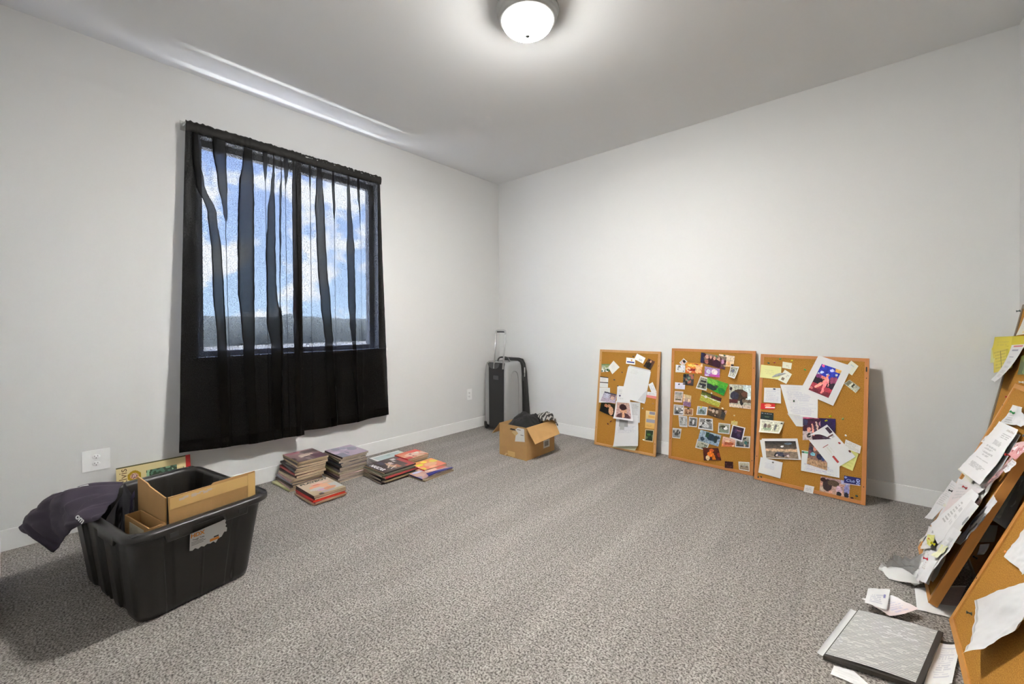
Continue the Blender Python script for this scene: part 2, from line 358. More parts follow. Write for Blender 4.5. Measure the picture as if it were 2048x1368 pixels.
# ---------------------------------------------------------------- curtain
def cloth_mat():
    m = bpy.data.materials.new('black_satin_curtain'); m.use_nodes = True; n = m.node_tree.nodes; l = m.node_tree.links
    b = n['Principled BSDF']; b.inputs['Base Color'].default_value = (.0022, .0018, .0014, 1); b.inputs['Roughness'].default_value = .4; b.inputs['Specular IOR Level'].default_value = .1
    t = n.new('ShaderNodeTexCoord')
    mp = n.new('ShaderNodeMapping'); mp.inputs['Scale'].default_value = (1, 1, .35); l.new(t.outputs['Object'], mp.inputs[0])
    z = n.new('ShaderNodeTexNoise'); z.inputs['Scale'].default_value = 13; z.inputs['Detail'].default_value = 5; z.inputs['Distortion'].default_value = 1.5; l.new(mp.outputs[0], z.inputs[0])
    u = n.new('ShaderNodeBump'); u.inputs['Strength'].default_value = .5; u.inputs['Distance'].default_value = .02; l.new(z.outputs[0], u.inputs['Height']); l.new(u.outputs[0], b.inputs['Normal'])
    tr = n.new('ShaderNodeBsdfTransparent'); tr.inputs[0].default_value = (.96, .98, 1, 1)
    z2 = n.new('ShaderNodeTexNoise'); z2.inputs['Scale'].default_value = 260; z2.inputs['Detail'].default_value = 2; l.new(t.outputs['Object'], z2.inputs[0])
    r = n.new('ShaderNodeMapRange'); r.inputs['From Min'].default_value = .3; r.inputs['From Max'].default_value = .7; r.inputs['To Min'].default_value = 1-CT*.5; r.inputs['To Max'].default_value = 1-CT*1.5; l.new(z2.outputs[0], r.inputs[0])
    at_ = n.new('ShaderNodeAttribute'); at_.attribute_name = 'thin'
    z3 = n.new('ShaderNodeTexNoise'); z3.inputs['Scale'].default_value = 190; z3.inputs['Detail'].default_value = 1; l.new(t.outputs['Object'], z3.inputs[0])
    r3 = n.new('ShaderNodeMapRange'); r3.inputs['From Min'].default_value = .42; r3.inputs['From Max'].default_value = .72; r3.inputs['To Min'].default_value = .90; r3.inputs['To Max'].default_value = .75; l.new(z3.outputs[0], r3.inputs[0])
    mxf = n.new('ShaderNodeMix'); mxf.data_type = 'FLOAT'; l.new(at_.outputs['Fac'], mxf.inputs[0]); l.new(r.outputs[0], mxf.inputs[2]); l.new(r3.outputs[0], mxf.inputs[3])
    x = n.new('ShaderNodeMixShader'); l.new(mxf.outputs[0], x.inputs[0]); l.new(tr.outputs[0], x.inputs[1]); l.new(b.outputs[0], x.inputs[2]); l.new(x.outputs[0], n['Material Output'].inputs[0])
    return m
CT = .03
M_CURT = cloth_mat()
PL = {
'A': [(2.33, -2.875, .028), (2.175, -2.871, .036), (2.032, -2.852, .042), (1.842, -2.793, .051), (1.586, -2.771, .058), (1.358, -2.765, .063), (1.024, -2.75, .056), (.34, -2.74, .05)],
'B': [(2.33, -2.75, .07), (2.254, -2.748, .075), (2.061, -2.734, .053), (1.857, -2.719, .025), (1.804, -2.717, .003), (.3, -2.70, .002)],
'C': [(2.33, -2.582, .05), (2.249, -2.584, .064), (2.058, -2.594, .093), (1.788, -2.6, .099), (1.368, -2.604, .099), (1.163, -2.597, .081), (0.974, -2.594, .067), (.3, -2.58, .05)],
'D': [(2.33, -2.478, .03), (2.244, -2.478, .029), (2.114, -2.476, .003), (.3, -2.476, .002)],
'E': [(2.33, -2.42, .008), (2.235, -2.422, .013), (2.097, -2.431, .03), (1.91, -2.441, .052), (1.625, -2.447, .065), (1.377, -2.444, .069), (1.163, -2.433, .1), (0.984, -2.42, .073), (.3, -2.42, .05)],
'G': [(2.33, -2.369, .004), (2.213, -2.369, .007), (2.067, -2.377, .02), (1.824, -2.381, .017), (1.452, -2.386, .007), (.9, -2.386, .003), (.3, -2.386, .002)],
'F': [(2.33, -2.338, .03), (2.263, -2.338, .028), (2.092, -2.342, .003), (.3, -2.342, .002)],
'H': [(2.33, -2.285, .02), (2.0, -2.285, .03), (1.3, -2.285, .035), (.3, -2.285, .03)],
'I': [(2.33, -2.161, .018), (2.238, -2.161, .019), (2.094, -2.158, .004), (.3, -2.158, .002)],
'J': [(2.33, -2.09, .04), (2.241, -2.089, .05), (2.024, -2.09, .073), (1.801, -2.083, .07), (1.592, -2.075, .074), (1.274, -2.053, .079), (1.094, -2.039, .071), (1.0, -2.03, .068), (.3, -2.0, .05)],
'K': [(2.33, -1.982, .02), (2.232, -1.982, .028), (2.047, -1.976, .02), (1.885, -1.973, .004), (.3, -1.973, .002)],
'L': [(2.33, -1.853, .02), (2.235, -1.853, .03), (2.073, -1.848, .035), (1.899, -1.841, .052), (1.719, -1.84, .065), (1.33, -1.835, .065), (1.166, -1.83, .052), (.9, -1.82, .03), (.3, -1.8, .02)],
'M': [(2.33, -1.767, .025), (2.235, -1.767, .027), (2.0, -1.756, .009), (1.8, -1.75, .002), (.3, -1.75, .002)],
}
def at(tab, z):
    if z >= tab[0][0]: return tab[0][1:]
    for a, b in zip(tab, tab[1:]):
        if b[0] <= z <= a[0]:
            k = (a[0]-z)/(a[0]-b[0]); k = k*k*(3-2*k)
            return (a[1]+(b[1]-a[1])*k, a[2]+(b[2]-a[2])*k)
    return tab[-1][1:]
def curtain(keys, ytop, ybot, zbot, xbase, label, seed, overlap):
    t = tag(empty('curtain', (0, 0, 0)), label, 'curtain', None)
    G = []
    NZ = 90
    for j in range(NZ+1):
        k = j/NZ; z = 2.385*(1-k)+k*.32
        y0 = ytop[0]+(ybot[0]-ytop[0])*k; y1 = ytop[1]+(ybot[1]-ytop[1])*k
        P = [(y0, 0)]
        for i, key in enumerate(keys):
            c, w = at(PL[key], z); w = max(w, .0015)
            w += (.006*noise.noise((z*9, i*3.1, seed))+.005*noise.noise((z*75, i*3.1, seed))) if w > .012 else 0; c += .003*noise.noise((z*60, i*7.7, seed))
            a, b = c-w/2, c+w/2
            prev = P[-1][0]
            n = 8
            for s in range(1, n): P.append((prev+(a-prev)*s/n, 0))
            e = min(.006, w*.3+.0005)
            for s in range(7): P.append((a+(b-a)*s/6, .0))
            P.append((b+.0006, e*.35))
            for s in range(7): P.append((b-(b-a)*s/6, e*.7))
            P.append((a-.0006, e*1.05))
            for s in range(7): P.append((a+(b-a)*s/6, e*1.4))
            P.append((b+min(.012, .2*w+.002), 0))
        prev = P[-1][0]
        for s in range(1, 11): P.append((prev+(y1-prev)*s/10, 0))
        row = []
        for y, dx in P:
            u = (y-y0)/(y1-y0)
            amp = .004+.012*k
            x = xbase+overlap+.032*k*k*(1 if seed == 1 else .45)+amp*math.sin(y*23+seed*2+k*1.5)*.6+amp*.5*noise.noise((y*6, z*2.2, seed))
            if seed == 1: x += .03*max(0, 1-u*6)*k*k
            # wrinkles
            x += .0035*noise.noise((y*14+z*9, z*16-y*5, 4+seed))*(.35+k)
            zz = z
            if j == NZ: pass
            zb = zbot[0]+(zbot[1]-zbot[0])*u + .012*math.sin(u*math.pi)*(-1)
            zz = 2.385-(2.385-zb)*k
            row.append(Vector((x+dx, y, zz)))
        G.append(row)
    bm = bmesh.new(); lay = bm.verts.layers.float.new('thin'); V = fabric(bm, G)
    nk = len(G[0]); per = 7+7+1+7+1+7+1
    for j in range(NZ+1):
        for i in range(nk):
            q = (i-1) % per; kk = (i-1)//per
            V[j][i][lay] = 1.0 if kk < len(keys) and i > 0 and (8 <= q <= 12 or 16 <= q <= 20 or 24 <= q <= 28) else 0.0
    obj('drape', bm, M_CURT, t, True)
    # rod pocket and header, gathered on the rod
    R = []
    n = 120
    for i in range(n+1):
        u = i/n; y = ytop[0]+(ytop[1]-ytop[0])*u
        g = .0035*noise.noise((y*40, 0, seed))+.002*noise.noise((y*110, 4, seed))
        prof = []
        for q in range(14):
            a = q/14*2*math.pi
            rr = .0135+g*(.6+.4*math.cos(a))+(.004*noise.noise((y*55, a*1.2, seed)))
            prof.append(Vector((.062+overlap*.6+rr*math.cos(a)*.9, y, 2.378+(rr*2.0+ .006)*math.sin(a))))
        R.append(prof)
    bm = bmesh.new(); loft(bm, R, True, True, True)
    obj('rod_pocket', bm, M_HEAD, t, True)
    # lower hem: a second layer of cloth
    bm = bmesh.new()
    Hm = [[p+Vector((-.0025, 0, 0)) for p in G[j]] for j in range(NZ-3, NZ+1)]
    fabric(bm, Hm); obj('hem', bm, M_CURT, t, True)
    return t
M_HEAD = mat('black_satin_header', (.012, .011, .0095), .55, bump=.5, bscale=60, spec=.25)
curtain('ABCDEGFH', (-2.925, -2.232), (-2.985, -2.243), (.352, .312), .058, 'left black satin curtain panel hanging longer over the window', 1, 0)
curtain('IJKLM', (-2.262, -1.562), (-2.262, -1.508), (.330, .335), .052, 'right black satin curtain panel hanging over the window', 2, -.008)
t = tag(empty('curtain_rod', (0, 0, 0)), 'thin curtain rod threaded through the black curtains above the window', 'curtain rod')
bm = bmesh.new(); tube(bm, [(.06, -2.93, 2.392), (.06, -1.557, 2.392)], .007); obj('rod', bm, M_NICK, t, True)
for y in (-2.9295, -1.5575):
    bm = bmesh.new(); tube(bm, [(0, y, 2.392), (.06, y, 2.392)], .006); box(bm, (0, y-.012, 2.36), (.003, y+.012, 2.42)); obj('bracket', bm, M_NICK, t)
# ---------------------------------------------------------------- black tote
M_TOTE = mat('black_tote_plastic', (.013, .0115, .010), .36, bump=.15, bscale=400)
M_CARD = mat('corrugated_card', (.44, .255, .095), .8, bump=.1, bscale=90, var=.1, vscale=14)
M_CARD2 = mat('card_cut_edge', (.62, .42, .2), .85)
M_TAPE = mat('parcel_tape', (.6, .38, .14), .3)
M_LABEL = mat('white_label_paper', (.68, .68, .66), .5, var=.04)
M_INK = mat('black_ink', (.03, .03, .03), .6); M_ORANGE = mat('orange_ink', (.75, .28, .05), .6)
TA = math.radians(10.5)
TM = Matrix.Translation((.912, -3.17, 0)) @ Matrix.Rotation(TA, 4, 'Z')
tote = tag(empty('storage_tote', M=TM), 'large open black plastic storage tote on the carpet at the left', 'storage tote')
def rrect(hl, hw, r, n=10, seg=22):
    """rounded rectangle: list of (x, y, nx, ny, side) ; sides sampled for ribs"""
    P = []
    for cx, cy, a0, (ex, ey) in ((hl-r, hw-r, 0, (-1, 0)), (-hl+r, hw-r, 90, (0, -1)), (-hl+r, -hw+r, 180, (1, 0)), (hl-r, -hw+r, 270, (0, 1))):
        for k in range(n+1):
            a = math.radians(a0+90*k/n); P.append((cx+r*math.cos(a), cy+r*math.sin(a), math.cos(a), math.sin(a), 0))
        ln = 2*(hl-r) if ex else 2*(hw-r)
        x0, y0 = cx+(0 if ex else -r), cy+(r if ex else 0)
        x0, y0 = P[-1][0], P[-1][1]; nx, ny = P[-1][2], P[-1][3]
        for k in range(1, seg*4):
            P.append((x0+ex*ln*k/(seg*4), y0+ey*ln*k/(seg*4), nx, ny, (k/(seg*4)-.5)))
    return P
def ribf(p, hl):
    x, y, nx, ny, s = p
    if abs(ny) > .9 and s:      # long side: ribs
        ph = (s+.5)*3.5+.25; k = abs((ph % 1)-.5)*2
        return -.013*max(0, min(1, (k-.42)/.10))
    if abs(nx) > .9 and s:      # short side: recessed panel borders
        return -.010*max(0, min(1, (.40-abs(s))/.02))*(1 if abs(s) > .30 else 0)-.004*(abs(s) < .30)
    return 0
rings = []
def ring(hl, hw, r, z, rib=0, zf=None):
    return [Vector((p[0]+p[2]*rib*ribf(p, hl), p[1]+p[3]*rib*ribf(p, hl), z if zf is None else zf(p))) for p in rrect(hl, hw, r)]
def lipz(p):
    s = p[4]
    if abs(p[3]) > .9 and s and .17 < abs(s) < .43: return .318
    if abs(p[2]) > .9 and s and .16 < abs(s) < .40: return .312
    return .340
bm = bmesh.new()
R = [ring(.285, .185, .045, .003), ring(.297, .197, .05, .008, .6), ring(.302, .202, .052, .03, 1)]
for k in range(1, 7):
    f = k/6; R.append(ring(.302+.036*f, .202+.030*f, .055, .03+.27*f, 1))
R.append(ring(.340, .233, .055, .31, .4)); R.append(ring(.341, .234, .055, .338))
R.append(ring(.372, .252, .075, .34, 0, lambda p: lipz(p)+.002)); R.append(ring(.377, .257, .078, .335, 0, lipz)); R.append(ring(.381, .260, .08, .345, 0, lambda p: lipz(p)+.003))
R.append(ring(.380, .259, .08, .358)); R.append(ring(.376, .256, .078, .365)); R.append(ring(.350, .238, .06, .366)); R.append(ring(.337, .230, .055, .363)); R.append(ring(.334, .227, .053, .35))
for k in range(1, 5):
    f = k/4; R.append(ring(.334-.036*f, .227-.03*f, .052, .35-.33*f, 1))
loft(bm, R, True, True, True); obj('tub', bm, M_TOTE, tote, True)
# small lid-latch slots in the rim corners and along the rim
for sx in (1, -1):
    for sy in (1, -1):
        bm = bmesh.new(); box(bm, (sx*.345-.014, sy*.228-.01, .3655), (sx*.345+.014, sy*.228+.01, .3672), .0007); obj('latch_slot', bm, M_DARK, tote)
for y in (-.12, .12):
    bm = bmesh.new(); box(bm, (.379, y-.014, .325), (.3825, y+.014, .343), .001); obj('latch_slot', bm, M_DARK, tote)
# torn sticker on the short side
def sticker():
    z0, z1 = .215, .302; th = math.atan2(.036, .27)
    M = frame_M((.3385+.0, .012, .262), (0, 1, 0), (math.sin(th), 0, math.cos(th)), (math.cos(th), 0, -math.sin(th)))
    lab = empty('sticker', M=Matrix.Identity(4)); lab.parent = tote; lab.matrix_local = M @ Matrix.Translation((0, 0, -.0009))
    rnd = random.Random(3); bm = bmesh.new()
    top = [(-.066, .036)]+[(-.066+.012*k, .036+.0008*k) for k in range(1, 10)]+[(.058, .046), (.064, .040), (.060, .028), (.066, .020), (.062, .012), (.070, .004)]
    bot = [(.068, -.012), (.058, -.010), (.050, -.026), (.036, -.030), (.028, -.044), (.020, -.034), (.008, -.038), (-.004, -.034), (-.014, -.040), (-.024, -.034), (-.036, -.040), (-.046, -.032), (-.056, -.038), (-.066, -.034)]
    P = [Vector((x+rnd.uniform(-.001, .001), y, .001)) for x, y in top+bot]
    f = bm.faces.new([bm.verts.new(p) for p in P]); bmesh.ops.triangulate(bm, faces=[f])
    o = obj('torn_label', bm, M_LABEL, lab); o.matrix_local = Matrix.Identity(4)
    lettering('HDX', .022, M_ORANGE, lab, Matrix.Translation((-.040, .024, .0014)), bold=.0008)
    lettering('Tough Tote', .0085, M_INK, lab, Matrix.Translation((-.036, .006, .0014)))
    for k in range(3):
        bm = bmesh.new(); box(bm, (-.060, -.004-.006*k, .001), (-.018+.008*(k % 2), -.0025-.006*k, .0013)); obj('small_print', bm, M_INK, lab)
    bm = bmesh.new(); box(bm, (.006, -.030, .001), (.040, -.019, .0014)); obj('orange_block', bm, M_ORANGE, lab)
    bm = bmesh.new(); box(bm, (.020, -.018, .001), (.038, -.012, .0014)); obj('black_block', bm, M_INK, lab)
    return lab
sticker()
def child_of_M(o, M): o.matrix_world = M; return o
# open carton panels standing in the tote (an L of two walls, top edge above the rim)
t = tag(empty('opened_carton', M=TM), 'worn cardboard carton wall folded at a corner and standing inside the black tote', 'cardboard box')
bm = bmesh.new()
rows = [[(.292, y, .08), (.292, y, .452-.0*y+(.006 if abs(y-.05) < .01 else 0)-(.007 if y < .03 else 0))] for y in ( -.108, -.06, 0, .045, .05, .1, .15, .215)]
def slab(pts_bottom, pts_top, th, nrm):
    bm = bmesh.new(); n = Vector(nrm).normalized()*th
    A = [Vector(p) for p in pts_bottom]; B = [Vector(p) for p in pts_top]
    R = [[a, a+n, b+n, b] for a, b in zip(A, B)]
    loft(bm, R, True, True, True); return bm
yy = [-.105, -.05, 0, .045, .052, .1, .16, .222]
bm = slab([(.286-.012, y*.82-.005, .10) for y in yy], [(.286, y, .450+(.007 if y > .05 else 0)-.004*(y+.1)) for y in yy], .005, (1, 0, 0)); obj('long_wall', bm, M_CARD, t)
bm = slab([(.270-k*.026, -.1075+.004*k*.3, .10) for k in range(12)], [(.284-k*.028, -.1075+.004*k*.3, .449+.0018*k+(.006 if k > 6 else 0)) for k in range(12)], .005, (0, -1, 0)); obj('short_wall', bm, M_CARD, t)
bm = slab([(.2915, y, .40) for y in (-.1, .05, .15, .222)], [(.2915, y, .446) for y in (-.1, .05, .15, .222)], .0006, (1, 0, 0)); obj('tape', bm, M_TAPE, t)
bm = slab([(.2915, y, .30) for y in (.19, .222)], [(.2915, y, .45) for y in (.19, .222)], .0012, (1, 0, 0)); obj('tape', bm, M_TAPE, t)
bm = bmesh.new()
for k in range(9): box(bm, (.2917, -.07+.014*k, .425+.004*(k % 3)), (.2925, -.052+.014*k, .434+.004*(k % 2)))
obj('torn_tape', bm, mat('torn_tape', (.5, .42, .35), .3), t)
t = tag(empty('small_carton', M=TM), 'small cardboard carton with a white label standing low in the tote corner', 'cardboard box')
bm = bmesh.new()
for a, b in (((.05, -.165, .06), (.285, -.161, .352)), ((.05, -.116, .06), (.285, -.112, .352)), ((.05, -.161, .06), (.054, -.116, .352)), ((.281, -.161, .06), (.285, -.116, .352)), ((.054, -.161, .06), (.281, -.116, .065))): box(bm, a, b)
obj('carton_walls', bm, M_CARD, t)
bm = bmesh.new(); box(bm, (.10, -.1656, .20), (.24, -.165, .335)); obj('shipping_label', bm, mat('cream_label', (.55, .50, .38), .6, var=.15, vscale=60), t)
# purple-black bag draped over the near left corner of the tote
M_BAG = mat('dark_purple_nonwoven_cloth', (.027, .017, .034), .6, bump=.35, bscale=900)
C = [
 [(-.50, -.348, .248), (-.45, -.319, .302), (-.40, -.268, .360), (-.35, -.226, .394), (-.32, -.180, .409), (-.31, -.130, .402), (-.285, -.065, .388)],
 [(-.50, -.352, .243), (-.43, -.338, .300), (-.37, -.300, .372), (-.29, -.255, .404), (-.24, -.222, .402), (-.19, -.175, .400), (-.18, -.105, .390)],
 [(-.48, -.350, .232), (-.41, -.352, .285), (-.33, -.325, .345), (-.24, -.292, .388), (-.15, -.270, .388), (-.09, -.215, .398), (-.06, -.150, .392)],
 [(-.46, -.345, .226), (-.39, -.330, .235), (-.31, -.315, .258), (-.22, -.300, .300), (-.08, -.284, .352), (.01, -.262, .382), (-.01, -.190, .386)],
 [(-.44, -.338, .222), (-.38, -.320, .205), (-.325, -.285, .150), (-.215, -.284, .222), (-.05, -.276, .322), (.10, -.256, .378), (.02, -.205, .380)],
]
t = tag(empty('cloth_bag', M=TM), 'dark purple cloth bag with white lettering draped over the left corner of the tote', 'bag')
G = patch(C, 60, 44)
for j, r in enumerate(G):
    for i, p in enumerate(r):
        e = min(1, (1+min(i, 60-i, j, 44-j))/5)
        q = .095*abs(noise.noise(Vector((p.x*8+p.z*6, p.y*5, p.z*5))))+.020*abs(noise.noise(Vector((p.x*16, p.z*20, 2))))-.012
        p += Vector((-.15, -.75, .5))*q*e + Vector((0, -.004, .004))
GB = G
bm = bmesh.new(); fabric(bm, G); o = obj('bag_body', bm, M_BAG, t, True)
so = o.modifiers.new('thick', 'SOLIDIFY'); so.thickness = .0015; so.offset = 0
bm = bmesh.new(); fabric(bm, [[p+Vector((0, -.0012, .0012)) for p in r[54:58]] for r in G]); obj('hem', bm, M_BAG, t, True)
# inner folds of the bag hanging into the tote
C2 = [[(-.285, -.065, .386), (-.18, -.105, .388), (-.06, -.150, .388), (.10, -.235, .370)],
      [(-.255, -.040, .30), (-.17, -.098, .29), (-.07, -.153, .29), (.09, -.22, .29)],
      [(-.24, -.05, .12), (-.16, -.098, .12), (-.07, -.15, .12), (.08, -.17, .14)]]
G = patch(C2, 24, 20)
for r in G:
    for p in r: p += Vector((.3, .6, 0))*.012*noise.noise(p*14)
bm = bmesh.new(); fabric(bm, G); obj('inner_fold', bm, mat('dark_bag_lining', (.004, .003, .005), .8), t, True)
# handle loops inside
bm = bmesh.new()
for P_ in ([(-.035, -.105, .400), (-.075, -.10, .375), (-.115, -.095, .335), (-.125, -.09, .29), (-.10, -.085, .24), (-.06, -.08, .2)], [(-.115, -.10, .285), (-.085, -.105, .325), (-.05, -.108, .350), (-.032, -.112, .356)], [(-.095, -.095, .285), (-.07, -.10, .31), (-.035, -.108, .306), (-.03, -.10, .29)]):
    pts = spline(P_, 16)
    fabric(bm, [[p+Vector((-.004, 0, -.014)), p+Vector((.006, -.003, 0)), p+Vector((-.004, 0, .014))] for p in pts])
obj('handle', bm, mat('purple_strap', (.075, .055, .11), .6), t, True)
M_WHITE = mat('white_print', (.8, .8, .8), .5)
def on_bag(eye, aim, txt, size, ang):
    eye, aim = Vector(eye), Vector(aim); d = (aim-eye).normalized(); best = None
    for j in range(2, 42):
        for i in range(2, 58):
            p = GB[j][i]; k = ((p-eye)-d*(p-eye).dot(d)).length; k = max(k, .012)*10+(p-eye).dot(d)*.5
            if best is None or k < best[0]: best = (k, i, j)
    _, i, j = best; p = GB[j][i]; a = (GB[j][i+2]-GB[j][i-2]).normalized(); b = (GB[j+2][i]-GB[j-2][i]).normalized(); n = a.cross(b).normalized()
    if n.dot(d) > 0: n = -n
    right = d.cross(Vector((0, 0, 1))).normalized(); up = right.cross(d).normalized()
    x = right*math.cos(ang)+up*math.sin(ang); x = (x-n*x.dot(n)).normalized(); y = n.cross(x)
    lettering(txt, size, M_WHITE, t, frame_M(p+n*.004, x, y, n), bold=.0008)
on_bag((2.29, -.82, 1.12), (-.01, -.29, .370), 'om', .030, math.radians(-38))
bm = bmesh.new()
for (i0, i1, j0, j1) in ((22, 26, 5, 8), (27, 35, 2, 7), (36, 42, 2, 5)):
    rr = [[GB[j][i]+Vector((.001, -.001, .0045)) for i in range(i0, i1+1)] for j in range(j0, j1+1)]; fabric(bm, rr)
obj('white_print_patch', bm, M_WHITE, t, True)
# printed calendar leaning on the wall behind the tote
t = tag(empty('picture_calendar', M=frame_M((.075, -3.258, .0), (0, 1, 0), (-.16, 0, .987), (.987, 0, .16))), 'cream printed album-size card with a gold seal leaning on the wall behind the black tote', 'calendar')
bm = bmesh.new(); box(bm, (0, 0, 0), (.343, .315, .004), .0005)
obj('card_back', bm, mat('calendar_card', (.6, .5, .32), .6), t)
def calp(s, u):
    if s > .93: return hx('b33')
    if u < .02: return hx('553')
    if .38 < s < .80 and .14 < u < .5:
        k = noise.noise((s*14, u*9, 1)); return hx('576') if k > .1 else (hx('9b9') if k < -.25 else hx('343'))
    if .8 < s < .9 and .2 < u < .5: return hx('cb8') if (s-.8)*3+u < .5 else hx('565')
    d = math.hypot((s-.225)/.088, (u-.20)/.098)
    if d < 1: return hx('a81') if d > .6 else (hx('c97') if d > .42 else (hx('633') if noise.noise((s*60, u*60, 2)) > 0 else hx('dbb')))
    return hx('dc9')
grid_obj('cover', [[Vector((.343*i/100, .315-.315*j/90, .0045)) for i in range(101)] for j in range(91)], calp, t, M_GLOSS, False)
lettering('Elvis', .050, mat('brown_ink', (.16, .09, .03), .6), t, Matrix.Translation((.030, .258, .0047)) @ Matrix.Rotation(math.pi/2, 4, 'Z'), width=.086)
# ---------------------------------------------------------------- magazines
M_PAGES = bpy.data.materials.new('magazine_pages'); M_PAGES.use_nodes = True
def _pages(m, col):
    n = m.node_tree.nodes; l = m.node_tree.links; b = n['Principled BSDF']; b.inputs['Roughness'].default_value = .8
    t = n.new('ShaderNodeTexCoord'); mp = n.new('ShaderNodeMapping'); mp.inputs['Scale'].default_value = (3, 3, 420); l.new(t.outputs['Object'], mp.inputs[0])
    z = n.new('ShaderNodeTexNoise'); z.inputs['Scale'].default_value = 1.6; z.inputs['Detail'].default_value = 3; l.new(mp.outputs[0], z.inputs[0])
    r = n.new('ShaderNodeValToRGB'); r.color_ramp.elements[0].position = .35; r.color_ramp.elements[0].color = (*[c*.55 for c in col], 1); r.color_ramp.elements[1].position = .6; r.color_ramp.elements[1].color = (*col, 1)
    l.new(z.outputs[0], r.inputs[0]); l.new(r.outputs[0], b.inputs['Base Color'])
_pages(M_PAGES, (.72, .57, .38))
M_PAGES2 = bpy.data.materials.new('grey_magazine_pages'); M_PAGES2.use_nodes = True; _pages(M_PAGES2, (.60, .51, .40))
cov_mats = {}
def cmat(c):
    if c not in cov_mats: cov_mats[c] = mat('cover_stock_'+str(len(cov_mats)), hx(c), .4, var=.35, vscale=30)
    return cov_mats[c]
def magazine(x, y, z, rz, th, spine, label, group, cover=None, w=.208, h=.272, pages=None, bend=0, seed=0):
    """x axis: top of the cover towards its foot; y axis: reading direction, spine at -y."""
    t = tag(empty('magazine', (x, y, z), rz), label, 'magazine', group)
    rnd = random.Random(seed*31+int(x*1000)); nx, ny = 10, 8
    def zf(u, v): return bend*(u*u)+.0012*noise.noise((u*3+seed, v*3, x*50))*(u+.3)
    bm = bmesh.new()
    P = [[Vector((-h/2+.002+(h-.004)*i/nx, -w/2+.001+(w-.003)*j/ny, 0)) for j in range(ny+1)] for i in range(nx+1)]
    top = [[p+Vector((0, 0, th-.0006+zf(i/nx, j/ny))) for j, p in enumerate(r)] for i, r in enumerate(P)]
    bot = [[p+Vector((0, 0, .0006+zf(i/nx, j/ny)*.9)) for j, p in enumerate(r)] for i, r in enumerate(P)]
    a = fabric(bm, top); b = fabric(bm, [r[::-1] for r in bot]); b = [r[::-1] for r in b]
    for i in range(nx):
        bm.faces.new((b[i][0], b[i+1][0], a[i+1][0], a[i][0])); bm.faces.new((a[i][ny], a[i+1][ny], b[i+1][ny], b[i][ny]))
    for j in range(ny):
        bm.faces.new((a[0][j], a[0][j+1], b[0][j+1], b[0][j])); bm.faces.new((b[nx][j], b[nx][j+1], a[nx][j+1], a[nx][j]))
    obj('page_block', bm, pages or M_PAGES, t)
    # cover wraps the spine
    bm = bmesh.new(); R = []
    for i in range(nx+1):
        u = i/nx; X = -h/2+h*u
        R.append([Vector((X, w/2, 0+zf(u, 1)*.9)), Vector((X, -w/2, 0+zf(u, 0)*.9)), Vector((X, -w/2-.001, th*.5+zf(u, 0))), Vector((X, -w/2, th+zf(u, 0))), Vector((X, 0, th+zf(u, .5))), Vector((X, w/2, th+zf(u, 1)))])
    fabric(bm, R); o = obj('cover', bm, cmat(spine), t)
    if cover:
        f = painter(cover, seed); n1, n2 = 34, 30
        G = [[Vector((-h/2+h*j/n1, -w/2+w*i/n2, th+.0006+zf(j/n1, i/n2))) for i in range(n2+1)] for j in range(n1+1)]
        grid_obj('cover_print', G, f, o, M_GLOSS)
    return t, th
def stack(cx, cy, n, zt, specs, where, group, dx=.01, dy=.01, drift=(0, 0), seed=1, w=.208, h=.272, rot=0, pages=None, tops=None, rj=4):
    rnd = random.Random(seed); z = .002; ths = [rnd.uniform(.8, 1.25) for _ in range(n)]; s = sum(ths)
    names = ['topmost', 'second', 'third', 'fourth', 'fifth', 'sixth', 'seventh', 'eighth', 'ninth', 'tenth', 'eleventh', 'twelfth', 'thirteenth', 'fourteenth']
    tp = None
    for k in range(n):
        th = ths[k]/s*(zt-.004)
        f = k/(n-1) if n > 1 else 1; sp = specs[k % len(specs)]
        q = n-1-k
        word = {'a44': 'red', '433': 'dark brown', '99a': 'pale grey', '677': 'blue-grey', 'cc9': 'cream', 'caa': 'pinkish', '222': 'black', '986': 'tan', '554': 'olive', 'c33': 'red', '876': 'taupe', '445': 'slate', 'dca': 'cream'}.get(sp, 'faded')
        lab = ('%s magazine with %s spine, topmost of %s' % ('worn', word, where)) if q == 0 else ('%s-spined magazine, %s from the top of %s' % (word, names[q], where) if k else '%s-spined magazine lying at the very bottom of %s' % (word, where))
        tp = magazine(cx+drift[0]*f+rnd.uniform(-dx, dx), cy+drift[1]*f+rnd.uniform(-dy, dy), z, math.radians(rot+rnd.uniform(-rj, rj)), th-.0008, sp, lab, group, tops if q == 0 else (specs_cover(sp, k) if rnd.random() < .5 else None), w, h, pages, .0, seed*10+k)
        z += th
    return z
def specs_cover(sp, k): return (sp, '766', '', '433 caa 998', 6, [])
stack(.195, -2.335, 13, .190, ['cc9', 'caa', '433', '99a', 'caa', 'dca', '433', 'a44', '677', '222', 'dca', '433', '986'], 'the tall left magazine stack', 'magazines in the tall left stack', .008, .010, (-.005, .065), 4, tops=('a88', '655', '', '433 988 655', 10, [('r', .05, .05, .45, .2, 'a67'), ('e', .5, .5, .25, .12, 'cba'), ('r', .55, .1, 1, .35, '433'), ('r', .6, .55, 1, .95, '534'), ('q', .3, .6, .7, .5, .05, 'dcb')]))
stack(.285, -2.035, 12, .165, ['dca', '433', 'caa', '986', 'cc9', '99a', '222', '677', '445', '554', '876', '433'], 'the middle magazine stack against the wall', 'magazines in the middle stack', .008, .009, (-.035, .045), 9, pages=M_PAGES2, tops=('a9a', 'bab', '', '99a cbc 889', 12, [('r', .0, .6, .3, 1, '889')]))
magazine(.532, -2.325, .002, 0, .010, 'dca', 'cream magazine lying at the very bottom of the low front pile', 'magazines in the low front pile', pages=M_PAGES, seed=51, h=.275)
